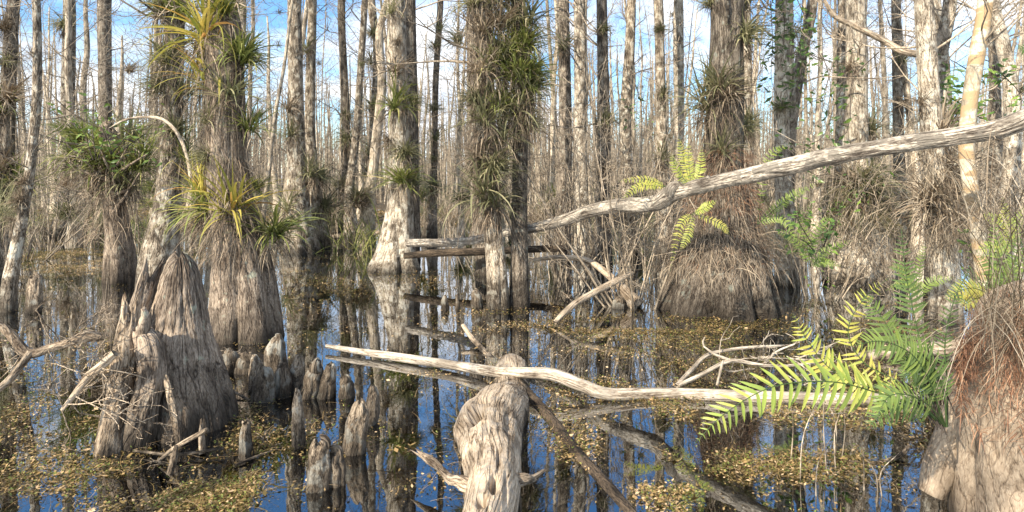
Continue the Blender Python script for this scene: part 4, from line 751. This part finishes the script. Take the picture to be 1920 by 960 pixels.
# ------------------------------------------------------------------ ferns
def leaflet_mesh(name, mat, wid=0.1, tint=0.5, wave=0.0, seed=0):
    mb = MB(); n = 6; x = np.linspace(0, 1, n); w = wid * np.array([0.75, 1.0, 1.0, 0.85, 0.55, 0.04]); g = rng(seed + 5); z = -g.uniform(0.02, 0.3) * x ** 2
    e = 1 + g.normal(size=(n, 2)) * 0.12
    V = np.concatenate([np.stack([x, -w * e[:, 0], z + 0.25 * w], -1), np.stack([x, 0 * x, z], -1), np.stack([x, w * e[:, 1], z + 0.25 * w], -1)])
    i = np.arange(n - 1); F = np.concatenate([np.stack([i, i + 1, n + i + 1, n + i], -1), np.stack([n + i, n + i + 1, 2 * n + i + 1, 2 * n + i], -1)])
    mb.add(V, F, tint); return V, F, mb.mesh(name, mat)
LEAFLETS = {}
def frond(parent, pts, npairs, ll, tint, single, hint=(0, -1, 0.35), wid=0.08, droop=0.0, seed=0, start=0.22, r0=0.004):
    """rachis through world points, leaflets in pairs; each leaflet its own object when single"""
    P = spline(pts, 40); g = rng(seed); T, _, _ = frames(P); hv = norm(np.asarray(hint, float))
    mb = MB(); tube(mb, P, np.linspace(r0, r0 * 0.3, 40), 5, tint=0.12)
    key = (round(tint, 1), wid)
    if key not in LEAFLETS: LEAFLETS[key] = [leaflet_mesh('leaflet', M['fern'], wid, min(1, max(0, tint + d)), seed=k) for k, d in enumerate((-0.11, 0.0, 0.08))]
    mats = []
    for k in range(npairs):
        u = start + (1 - start) * (k + 0.5) / npairs; i = min(39, int(u * 39)); prof = max(0.12, math.sin(math.pi * min(1, 0.18 + 0.82 * (k + 0.5) / npairs)) ** 0.75)
        t = T[i]; s = norm(np.cross(t, hv))
        for sg in (-1, 1):
            d = norm(s * sg + t * g.uniform(0.3, 0.5) + np.array([0, 0, -droop]) + g.normal(size=3) * 0.09); y = norm(np.cross(np.cross(d, t) * 1.0, d)); z = np.cross(d, y)
            if z @ hv < 0: y, z = -y, -z
            L = ll * prof * g.uniform(0.9, 1.08); Mx = Matrix(((d[0] * L, y[0] * L, z[0] * L, P[i, 0]), (d[1] * L, y[1] * L, z[1] * L, P[i, 1]), (d[2] * L, y[2] * L, z[2] * L, P[i, 2]), (0, 0, 0, 1)))
            mats.append((Mx, int(g.integers(3))))
    if not single:
        for Mx, v in mats:
            V, F, me = LEAFLETS[key][v]; A = np.array(Mx); mb.add(V @ A[:3, :3].T + A[:3, 3], F, float(np.clip(tint + g.normal() * 0.06, 0, 1)))
    f = child(mb, 'frond', M['fern'], parent)
    if single:
        off = Matrix.Translation(parent.location)
        for Mx, v in mats:
            o = link('leaflet', LEAFLETS[key][v][2], f); o.matrix_local = Mx
    return f
def big_fern():
    b = at(1768, 800, 2.62); t = thing('fern', 'big green fern arching over the water from the near corner stump', 'fern', b)
    FR = [([(1768, 800, 2.62), (1720, 762, 2.6), (1650, 738, 2.55), (1560, 716, 2.5), (1450, 725, 2.45), (1360, 775, 2.42), (1302, 832, 2.4)], 34, 0.119, 0.80, 1, 0.35),
          ([(1765, 795, 2.64), (1690, 740, 2.75), (1610, 720, 2.85), (1555, 690, 2.9), (1515, 640, 2.92), (1486, 588, 2.95)], 24, 0.101, 0.96, 1, 0.0),
          ([(1768, 795, 2.66), (1740, 700, 2.7), (1716, 600, 2.72), (1698, 510, 2.75), (1690, 428, 2.78)], 28, 0.084, 0.42, 1, 0.0),
          ([(1768, 796, 2.6), (1745, 720, 2.5), (1710, 665, 2.45), (1655, 640, 2.4), (1600, 648, 2.38)], 26, 0.088, 0.63, 1, 0.25),
          ([(1770, 798, 2.6), (1740, 770, 2.55), (1700, 755, 2.5), (1660, 770, 2.48), (1625, 805, 2.47)], 20, 0.084, 0.46, 1, 0.4),
          ([(1770, 796, 2.66), (1720, 700, 2.75), (1680, 640, 2.8), (1650, 590, 2.85), (1612, 545, 2.9)], 22, 0.092, 0.50, 0, 0.0),
          ([(1764, 795, 2.68), (1690, 720, 2.85), (1620, 680, 2.95), (1590, 620, 3.0), (1620, 560, 3.02), (1668, 520, 3.05)], 22, 0.076, 0.96, 0, 0.0),
          ([(1772, 798, 2.6), (1752, 740, 2.52), (1735, 700, 2.5), (1715, 690, 2.46), (1690, 715, 2.44)], 22, 0.084, 0.33, 0, 0.5),
          ([(1775, 800, 2.6), (1770, 740, 2.55), (1752, 690, 2.52), (1720, 660, 2.5), (1680, 665, 2.46)], 22, 0.092, 0.54, 0, 0.3),
          ([(1776, 800, 2.62), (1776, 720, 2.62), (1772, 640, 2.62), (1790, 560, 2.62), (1818, 505, 2.62)], 24, 0.050, 0.37, 0, 0.0),
          ([(1772, 800, 2.6), (1742, 760, 2.5), (1700, 740, 2.42), (1665, 745, 2.4), (1640, 790, 2.38)], 20, 0.076, 0.59, 0, 0.4)]
    for k, (p, n, ll, ti, sg, dr) in enumerate(FR): frond(t, np.array([at(*q) for q in p]), n, ll, ti, bool(sg), droop=dr, seed=k, wid=0.075)
    g = rng(3); mb = MB()
    for k in range(14):
        a = at(1768 + g.normal() * 12, 800 + g.normal() * 8, 2.6); e = at(1705 + g.normal() * 22, 690 + g.normal() * 30, 2.58 + g.normal() * 0.05); tube(mb, spline([a, (a + e) / 2 + np.array([0.02, 0, 0.02]), e], 8), 0.0028, 5, tint=0.05)
    child(mb, 'stalks', M['twig_dark'], t)
big_fern()
def fern_at(label, px, py, Y, fr, tint, ll=0.06, group=None):
    b = at(px, py, Y); t = thing('fern', label, 'fern', b, group)
    for k, p in enumerate(fr): frond(t, np.array([b] + [at(x, y, Y + dy) for x, y, dy in p]), 21, ll * 0.66, float(np.clip(tint + 0.05 * math.sin(k * 5.0), 0, 1)), False, seed=k + int(px), start=0.1, r0=0.003, wid=0.085, hint=(0.25 * math.sin(k * 2.1), -1, 0.5))
fern_at('yellow green fern standing upright on the root mound by its trunk', 1296, 350, 6.6, [[(1292, 310, 0), (1290, 262, 0)], [(1270, 320, 0), (1258, 286, 0)], [(1312, 320, 0), (1316, 275, 0)], [(1282, 300, 0), (1272, 255, 0)]], 0.9, 0.11)
fern_at('bright fern frond arching out flat beside the knotted trunk', 1250, 350, 6.9, [[(1210, 336, 0), (1158, 340, -0.1)], [(1200, 350, -.1), (1166, 375, -.2)], [(1215, 345, 0), (1180, 352, 0)]], 0.95, 0.10)
fern_at('limp yellow fern hanging down the root mound front', 1300, 400, 6.1, [[(1275, 425, -.1), (1256, 510, -.1)], [(1320, 390, -.1), (1345, 375, -.1)], [(1290, 440, -.1), (1275, 470, -.15)], [(1350, 420, -.1), (1368, 440, -.1)]], 0.93, 0.085)
fern_at('soft green fern spreading from the far side of the root mound', 1420, 420, 6.6, [[(1470, 380, -.1), (1545, 335, -.2)], [(1480, 370, 0), (1520, 350, 0)], [(1465, 410, -.1), (1500, 455, -.2)], [(1440, 300, 0), (1480, 270, 0)]], 0.7, 0.10)
fern_at('feathery fern upright behind the rust needle stump', 1880, 600, 3.3, [[(1875, 500, 0), (1862, 405, 0)], [(1900, 510, 0), (1912, 430, 0)], [(1860, 540, 0), (1800, 510, -.1)], [(1850, 560, 0), (1790, 565, -.1)], [(1895, 520, 0), (1935, 470, 0)], [(1870, 520, 0), (1830, 470, 0)]], 0.6, 0.11)
fern_at('yellowing fern frond flat above the dry stems', 1860, 555, 3.0, [[(1820, 540, 0), (1770, 560, 0)], [(1830, 560, 0), (1800, 575, 0)]], 0.95, 0.09)
fern_at('dark fern tip at the upper corner', 1960, 110, 4.0, [[(1935, 95, 0), (1905, 90, 0)]], 0.3, 0.1)

fern_at('soft low fern between the root mound and the skirted trunk', 1520, 500, 7.4, [[(1490, 450, 0), (1450, 430, 0)], [(1530, 440, 0), (1560, 400, 0)], [(1550, 470, 0), (1600, 450, 0)], [(1510, 440, 0), (1500, 390, 0)], [(1545, 490, 0), (1580, 500, -.1)]], 0.62, 0.12)
fern_at('green fern tuft at the foot of the dappled trunk', 1720, 560, 6.4, [[(1700, 510, 0), (1665, 500, 0)], [(1725, 500, 0), (1735, 450, 0)], [(1745, 530, 0), (1790, 520, -.1)], [(1705, 530, 0), (1660, 545, 0)]], 0.66, 0.11)
fern_at('yellow fern leaning out past the cream-banded tree', 1900, 470, 4.6, [[(1880, 420, 0), (1840, 400, 0)], [(1910, 420, 0), (1935, 380, 0)], [(1875, 460, 0), (1830, 470, 0)], [(1890, 420, 0), (1880, 370, 0)]], 0.85, 0.11)
# ------------------------------------------------------------------ shrubs, vines, stems
def bare_shrub(label, px, py, n, hmin, hmax, sp, seed, mat='twig', r=0.012, lean=0.0):
    b = gnd(px, py); t = thing('bare_shrub', label, 'shrub', b); g = rng(seed)
    for k in range(n):
        a = g.random() * 6.28; o = np.array([math.cos(a), math.sin(a), 0]) * sp * g.random(); h = g.uniform(hmin, hmax); d = np.array([o[0] * 1.2 + g.normal() * 0.15 + lean, o[1] * 0.8 + g.normal() * 0.1, 1.0])
        P = [b + o * 0.4 + np.array([0, 0, -0.25])]
        for s in range(7): d = d + g.normal(size=3) * np.array([0.1, 0.1, 0.03]); P.append(P[-1] + norm(d) * h / 7)
        P = np.array(P); mb = MB(); rr = r * g.uniform(0.5, 1.3); tube(mb, spline(P, 18), np.linspace(rr, 0.003, 18), 5)
        for c in range(5): i = int(g.integers(2, 8)); branch(mb, P[i], norm(np.array([g.normal(), g.normal() * 0.6, g.uniform(0.2, 1.2)])), g.uniform(0.25, 0.9), 0.0045, g, 0, 1, 0.1)
        child(mb, 'stem', M[mat], t)
bare_shrub('many-stemmed bare shrub rooted beside the shaggy root mound', 1195, 575, 15, 1.6, 3.6, 0.6, 1, r=0.016)
bare_shrub('bare shrub of tall whippy stems behind the bent pale branch', 1130, 540, 14, 1.8, 4.2, 0.5, 2, r=0.014)
bare_shrub('thin bare shrub just beside the smooth twin leg', 1045, 520, 10, 1.5, 4.0, 0.5, 3, r=0.012)
bare_shrub('dark twiggy shrub between the pale branch and the dark trunk', 1085, 530, 8, 1.2, 2.8, 0.6, 4, mat='twig_dark', r=0.009)
bare_shrub('bare shrub of crossing stems in front of the scaly grey trunk', 1235, 525, 10, 1.5, 3.6, 0.5, 5, r=0.011)
bare_shrub('slim sapling stems crowding the skirted pale trunk', 1545, 560, 9, 1.2, 3.0, 0.5, 6, r=0.012)
bare_shrub('sparse stems between the skirted and dappled trunks', 1690, 560, 10, 1.0, 2.8, 0.6, 7, r=0.008)
bare_shrub('bare stems behind the cream-banded tree', 1850, 540, 12, 1.5, 3.4, 0.7, 8, r=0.011)
bare_shrub('bare brush at the far left bank beside the grey ringed trunk', 90, 470, 14, 1.6, 4.5, 0.8, 9, r=0.016)
bare_shrub('bare brush behind the smothered snag', 260, 480, 12, 1.4, 4.0, 0.8, 10, r=0.014)
bare_shrub('brushy stems between the smooth sapling and the straight dark trunk', 30, 490, 14, 1.4, 4.2, 0.8, 11, r=0.014)
LEAF = {}
def leaves_mesh(mb, C, size, g, tint=(0.2, 0.9), long=0.4):
    K = len(C); a = g.uniform(0, 6.28, K); e = g.uniform(-0.9, 0.5, K); d = np.stack([np.cos(a) * np.cos(e), np.sin(a) * np.cos(e), np.sin(e)], -1); s = norm(np.cross(d, g.normal(size=(K, 3)))); n = np.cross(d, s)
    L = (size * g.uniform(0.6, 1.2, K))[:, None]; w = L * long
    V = np.stack([C, C + d * L * 0.35 + s * w * 0.5 + n * w * 0.12, C + d * L - n * L * 0.1, C + d * L * 0.35 - s * w * 0.5 + n * w * 0.12, C + d * L * 0.45], 1).reshape(-1, 3)
    q = np.array([[0, 1, 4], [1, 2, 4], [2, 3, 4], [3, 0, 4]]); F = (q[None] + (np.arange(K) * 5)[:, None, None]).reshape(-1, 3); mb.add(V, F, np.repeat(g.uniform(*tint, K), 5))
def leafy(name, label, cat, paths, Y, nleaf, size, seed, spread=0.06, long=0.4, r=0.007, tint=(0.1, 0.9)):
    g = rng(seed); P0 = at(*paths[0][0], Y); t = thing(name, label, cat, P0); st = MB(); lv = MB()
    for p in paths:
        P = spline(np.array([at(x, y, Y) + np.array([0, g.normal() * 0.08, 0]) for x, y in p]), 24); tube(st, P, np.linspace(r, r * 0.4, 24), 5)
        C = P[g.integers(0, 24, nleaf)] + g.normal(size=(nleaf, 3)) * spread; leaves_mesh(lv, C, size, g, tint, long)
    child(st, 'stem', M['twig_dark'], t); child(lv, 'leaves', M['leaf'], t, False)
leafy('leafy_vine', 'green vine climbing the leaning trunk near the top', 'vine', [[(1446, 0), (1452, 80), (1448, 150), (1462, 200)], [(1500, 0), (1502, 60), (1490, 110), (1480, 160)], [(1470, -10), (1475, 60), (1462, 110)]], 9.2, 70, 0.13, 1, 0.09, 0.35)
leafy('leafy_vine', 'dark leafed vine sprawling before the skirted pale trunk', 'vine', [[(1600, 90), (1560, 120), (1540, 180), (1500, 200), (1490, 240)], [(1600, 130), (1580, 190), (1530, 260), (1480, 280)], [(1640, 100), (1600, 150), (1590, 230), (1560, 260), (1450, 270)], [(1560, 120), (1520, 90), (1510, 50)], [(1580, 200), (1560, 280), (1530, 330), (1450, 265)]], 7.8, 30, 0.10, 2, 0.07, 0.42)
leafy('leafy_shrub', 'bright shrub of long drooping leaves between dappled and banded trees', 'shrub', [[(1800, 230), (1795, 170), (1785, 110)], [(1800, 230), (1780, 180), (1765, 130)], [(1800, 240), (1810, 190), (1812, 150)], [(1800, 235), (1775, 215), (1765, 190)]], 8.0, 34, 0.2, 3, 0.08, 0.25, tint=(0.4, 1))
leafy('leafy_shrub', 'sparse green shrub behind the pale arching branch', 'shrub', [[(215, 290), (200, 250), (165, 230), (140, 220)], [(215, 290), (230, 250), (235, 225), (240, 212)], [(215, 290), (260, 250), (285, 235)], [(215, 290), (190, 240), (180, 212)], [(230, 260), (275, 270), (290, 250)]], 8.4, 16, 0.11, 4, 0.2, 0.4, tint=(0.7, 1))
leafy('leafy_vine', 'small green vine hanging in the twigs beside the thicket trunks', 'vine', [[(1190, 160), (1205, 210), (1222, 245)], [(1180, 190), (1190, 240)]], 10.5, 26, 0.1, 5, 0.07, 0.4)
leafy('leafy_shrub', 'low green seedling leaves below the mound fern', 'shrub', [[(1530, 460), (1510, 420), (1480, 400)], [(1530, 460), (1545, 430), (1570, 405)], [(1530, 470), (1500, 450), (1480, 440)]], 7.0, 22, 0.09, 6, 0.06, 0.5)
leafy('leafy_shrub', 'low green leafy shrub under the cream-banded tree', 'shrub', [[(1860, 520), (1840, 470), (1800, 450)], [(1860, 520), (1880, 460), (1900, 430)], [(1860, 520), (1850, 480), (1860, 420)]], 6.2, 40, 0.09, 7, 0.09, 0.4, tint=(0.4, 1))
leafy('leafy_shrub', 'green leafy sprays between the vine-wrapped and skirted trunks', 'shrub', [[(1540, 520), (1530, 440), (1500, 380)], [(1540, 520), (1560, 430), (1570, 350)], [(1540, 520), (1520, 470), (1480, 450)], [(1550, 420), (1600, 380), (1640, 330)]], 8.2, 30, 0.09, 8, 0.09, 0.4, tint=(0.3, 1))
bare_shrub('tall bare whips standing between the two skirted mounds', 1510, 545, 12, 1.6, 4.2, 0.6, 12, r=0.012)
bare_shrub('bare whips between the pale broad-based and the twin-based cypress', 845, 470, 9, 1.6, 4.5, 0.7, 13, r=0.014)
bare_shrub('bare twiggy brush between close pair and twisted trunk', 625, 462, 10, 1.6, 5.0, 0.7, 14, r=0.014)
bare_shrub('fine bare brush beyond the smothered snag and shaggy trunk', 500, 468, 9, 1.6, 5.0, 0.7, 15, r=0.014)
bare_shrub('dense bare brush along the bank under the straight dark trunk', 170, 455, 12, 1.6, 5.2, 0.8, 16, r=0.014)
leafy('leafy_shrub', 'loose bright green shrub above the smothered snag', 'shrub', [[(180, 300), (150, 240), (120, 225)], [(180, 300), (200, 235), (225, 215)], [(180, 300), (170, 240), (185, 205)]], 9.0, 18, 0.11, 9, 0.2, 0.4, tint=(0.7, 1))
leafy('leafy_shrub', 'green sprays hanging at the upper corner beside the banded tree', 'shrub', [[(1880, 140), (1860, 170), (1850, 220)], [(1880, 140), (1900, 180), (1895, 230)], [(1880, 140), (1845, 130), (1820, 150)]], 7.4, 26, 0.11, 10, 0.08, 0.35, tint=(0.4, 1))
leafy('leafy_vine', 'small leafed vine draped over the slanting dark trunk', 'vine', [[(1530, 30), (1520, 90), (1500, 150)], [(1540, 100), (1560, 160), (1555, 230)], [(1490, 60), (1500, 130), (1485, 200)]], 8.8, 34, 0.10, 11, 0.08, 0.38)
bare_shrub('tangle of fine twigs directly behind the leaning fallen trunk', 1080, 505, 12, 1.8, 4.6, 0.7, 17, r=0.011)
bare_shrub('twiggy tangle between dark straight trunk and twin legs', 1015, 500, 10, 1.6, 4.4, 0.6, 18, r=0.010)
bare_shrub('tangle of pale whips beside the scaly grey trunk', 1265, 500, 10, 1.8, 4.6, 0.6, 19, r=0.011)
def sedge(label, px, py, Y, K, L, seed, mat='straw', W=0.003):
    g = rng(seed); t = thing('grass_tussock', label, 'grass tussock', at(px, py, Y)); mb = MB(); b = at(px, py, Y)
    base = b + g.normal(size=(K, 3)) * np.array([0.16, 0.16, 0.06])
    blades(mb, base, g.uniform(0, 6.28, K), g.uniform(0.5, 1.5, K), g.uniform(0.4, 2.2, K), g.uniform(0.4, 1.1, K) * L, np.full(K, W), g.random(K), 7, 0.3); child(mb, 'blades', M[mat], t)
sedge('straw coloured tussock at the picture edge above the fern stump', 1935, 440, 3.6, 260, 0.9, 1)
sedge('tangled dry tussock hanging behind the cream-banded tree', 1880, 420, 5.6, 260, 0.9, 2)
sedge('dry tussock spilling off the dappled trunk foot', 1800, 470, 6.6, 220, 0.7, 3)
sedge('dull tussock at the foot of the vine-wrapped trunk', 1490, 470, 8.6, 220, 0.8, 4, 'air_grey')
sedge('straw tussock between skirted trunk and dappled trunk', 1680, 500, 8.5, 200, 0.8, 5)
sedge('tussock at the picture edge beside the thin leaning trunk', -5, 420, 8.2, 260, 1.0, 6, 'air_grey', 0.004)
sedge('green gray tussock on the far bank under the straight dark trunk', 205, 420, 15, 220, 1.2, 7, 'air_grey', 0.007)
sedge('grassy tussock on the bank beside the close pair', 620, 425, 17, 220, 1.2, 8, 'air_grey', 0.007)
sedge('grassy tussock behind the bare thicket', 1010, 420, 13, 220, 1.2, 9, 'straw', 0.006)
sedge('low grassy tussock beyond the thicket trunks', 1170, 420, 13, 220, 1.2, 10, 'straw', 0.006)

def bank_tussocks():
    g = rng(17); forms = []
    for s_, (mat, W) in enumerate((('air_grey', 0.007), ('straw', 0.006), ('air_green', 0.007), ('straw', 0.006), ('air_dead', 0.006))):
        mb = MB(); K = 130; base = g.normal(size=(K, 3)) * np.array([0.22, 0.22, 0.08]); blades(mb, base, g.uniform(0, 6.28, K), g.uniform(0.4, 1.5, K), g.uniform(0.4, 2.2, K), g.uniform(0.4, 1.1, K) * 1.0, np.full(K, W), g.random(K), 5, 0.3); forms.append(mb.mesh('grass_tussock', M[mat]))
    for k in range(130):
        Y = g.uniform(14.5, 34); x = g.uniform(-0.88, 0.88) * Y
        if Y < 19 and -3.2 < x < 0.3: continue
        o = link('grass_tussock', forms[int(g.integers(5))], None, (x, Y, max(0.02, float(floor_z(np.array([x]), np.array([Y]))[0])))); s_ = g.uniform(0.7, 1.5); o.scale = (s_ * 1.2, s_ * 1.2, s_); o.rotation_euler = (0, 0, g.random() * 6.28)
        tag(o, 'shaggy grass tussock among the trunks on the far bank', 'grass tussock', 'grass tussocks on the far bank')
bank_tussocks()

# ------------------------------------------------------------------ water weeds and fallen leaves
def weeds():
    g = rng(123)
    PATCH = [(90, 800, 110, 90, 5200), (330, 910, 130, 38, 9000), (200, 700, 100, 50, 1500), (60, 640, 80, 40, 900), (110, 490, 110, 22, 9500), (120, 470, 120, 10, 3500), (560, 800, 90, 60, 900), (440, 780, 60, 60, 2200), (1180, 830, 110, 60, 5200), (1380, 880, 150, 60, 8500), (1320, 905, 110, 40, 4500), (1500, 800, 110, 40, 3600), (1250, 770, 110, 22, 3200), (1300, 650, 150, 32, 5200), (1200, 620, 130, 22, 3000), (1560, 700, 90, 30, 2600),
             (600, 520, 90, 24, 3000), (850, 530, 60, 16, 900), (760, 900, 120, 50, 900), (1060, 900, 60, 40, 500), (1620, 830, 60, 60, 1700), (900, 700, 120, 10, 1400), (1050, 725, 110, 10, 1800), (500, 600, 60, 40, 700), (960, 600, 80, 18, 900), (700, 640, 120, 40, 700), (1650, 600, 120, 30, 2400), (1000, 520, 60, 20, 900)]
    C = []
    for px, py, sx, sy, n in PATCH:
        n = int(n * 3.2); a = g.normal(size=(n, 2)); X = px + a[:, 0] * sx; Yp = py + a[:, 1] * sy; ok = (Yp > 440) & (Yp < 1060) & (X > -120) & (X < 2040); X, Yp = X[ok], Yp[ok]
        D = CAMH * FPX / (Yp - HY); C.append(np.stack([(X - CX) / FPX * D, D], -1))
    C = np.concatenate(C); nz = fbm(np.stack([C[:, 0] * 2.6, C[:, 1] * 2.6, 0 * C[:, 0]], -1), 4); C = C[nz + g.normal(size=len(C)) * 0.10 > -0.06]; K = len(C)
    z = np.where(g.random(K) < 0.72, -g.random(K) ** 1.5 * 0.12 - 0.003, 0.003 + g.random(K) ** 3 * 0.03)
    z = np.where((C[:, 1] > 6.5) & (g.random(K) < 0.6), 0.003 + 0.01 * g.random(K), z)
    c = np.concatenate([C, z[:, None]], 1); a = g.uniform(0, 6.28, K); tl = g.normal(size=(K, 2)) * 0.3
    d = norm(np.stack([np.cos(a), np.sin(a), tl[:, 0]], -1)); s = norm(np.stack([-np.sin(a), np.cos(a), tl[:, 1]], -1)); L = (g.uniform(0.004, 0.011, K) * np.where(g.random(K) < 0.06, 2.0, 1.0))[:, None] * (1 + 0.05 * C[:, 1:2]); w = L * g.uniform(0.35, 0.7, K)[:, None]
    V = np.stack([c - d * L, c + s * w, c + d * L, c - s * w], 1).reshape(-1, 3); F = np.arange(K * 4).reshape(-1, 4); mb = MB()
    tone = np.clip(0.5 + 0.55 * fbm(np.stack([C[:, 0] * 0.9 + 5, C[:, 1] * 0.9, 0 * C[:, 0]], -1), 2) + g.normal(size=K) * 0.3, 0, 1); mb.add(V, F, np.repeat(tone, 4))
    tag(mb.build('floating_leaves', M['weed'], None, False), 'golden brown mats of fallen leaves and water weed on the surface', 'leaf litter', None, 'stuff')
    # fine broken matter between the leaves
    K6 = 60000; i = g.integers(0, K, K6); q = c[i] * 1.0; q[:, :2] += g.normal(size=(K6, 2)) * 0.09; q[:, 2] = np.where(g.random(K6) < 0.7, -0.002 - 0.05 * g.random(K6), 0.002)
    a = g.uniform(0, 6.28, K6); d = np.stack([np.cos(a), np.sin(a), 0.2 * g.normal(size=K6)], -1); e = np.stack([-np.sin(a), np.cos(a), 0.2 * g.normal(size=K6)], -1); L = g.uniform(0.003, 0.008, K6)[:, None] * (1 + 0.06 * q[:, 1:2])
    V = np.stack([q - d * L, q + e * L * 0.5, q + d * L, q - e * L * 0.5], 1).reshape(-1, 3); mb = MB(); mb.add(V, np.arange(K6 * 4).reshape(-1, 4), np.repeat(np.clip(g.normal(0.38, 0.22, K6), 0, 1), 4))
    tag(mb.build('leaf_crumbs', M['weed'], None, False), 'fine brown crumbs of leaf floating between the larger leaves', 'leaf litter', None, 'stuff')
    # trailing stems among the weed
    K2 = 14000; i = g.integers(0, K, K2); mb = MB(); b = c[i] + np.array([0, 0, 0.004])
    blades(mb, b, g.uniform(0, 6.28, K2), g.uniform(-0.05, 0.25, K2), g.uniform(0, 0.35, K2), g.uniform(0.05, 0.2, K2), np.full(K2, 0.0013), g.uniform(0.2, 1, K2), 4, 1.2)
    tag(mb.build('water_weed', M['weed']), 'thin tangled weed stems trailing through the floating leaves', 'water weed', None, 'stuff')
    K5 = 30000; i = g.integers(0, K, K5); mb = MB(); b = c[i] * 1.0; b[:, :2] += g.normal(size=(K5, 2)) * 0.12; b[:, 2] = -0.01 - 0.1 * g.random(K5)
    blades(mb, b, g.uniform(0, 6.28, K5), g.uniform(-0.1, 0.15, K5), g.uniform(0, 0.3, K5), g.uniform(0.04, 0.16, K5), g.uniform(0.001, 0.003, K5), g.uniform(0.0, 0.6, K5), 3, 1.5)
    tag(mb.build('sunken_weed', M['weed']), 'dark sodden weed lying just under the water surface', 'water weed', None, 'stuff')
    K3 = 9000; i = g.integers(0, K, K3); mb = MB(); cc = c[i].copy(); cc[:, 2] = g.uniform(0.005, 0.04, K3); leaves_mesh(mb, cc, 0.018, g, (0.2, 1), 0.5)
    tag(mb.build('green_sprigs', M['sprig'], None, False), 'tiny yellow green sprigs poking up through the weed', 'water weed', None, 'stuff')
    # far floor litter on the bank
    K4 = 26000; x = g.uniform(-1, 1, K4); Yd = g.uniform(15, 34, K4); X = x * 0.9 * Yd; zz = floor_z(X, Yd); ok = zz > -0.03; X, Yd, zz = X[ok], Yd[ok], zz[ok]; K4 = len(X); mb = MB()
    leaves_mesh(mb, np.stack([X, Yd, zz + 0.03], -1), 0.13, g, (0.1, 0.9), 0.5); tag(mb.build('bank_litter', M['weed'], None, False), 'brown fallen leaves strewn over the far muddy bank', 'leaf litter', None, 'stuff')
weeds()
def dry_stems():
    g = rng(55); lab = 'thin dry stem standing in the shallow water before the big fern'
    for px, py, top in [(1560, 870, 700), (1568, 876, 730), (1552, 880, 690), (1574, 860, 716), (1500, 900, 740), (1530, 930, 810), (1620, 920, 800), (1640, 950, 840), (1480, 860, 745), (1660, 930, 850), (205, 740, 500), (195, 760, 520)]:
        b = gnd(px, py); h = (py - top) / FPX * b[1]; P = np.array([b + np.array([0, 0, -0.1]), b + np.array([g.normal() * 0.02, 0, h * 0.5]), b + np.array([g.normal() * 0.06, 0, h])]); mb = MB(); tube(mb, spline(P, 10), np.linspace(0.004, 0.0015, 10), 5)
        l2 = lab if px > 400 else 'thin dry vine stem standing in the water by the broken branch'
        tag(mb.build('dry_stem', M['twig']), l2, 'dry stem', 'dry stems before the fern' if px > 400 else 'dry stems by the broken branch')
dry_stems()
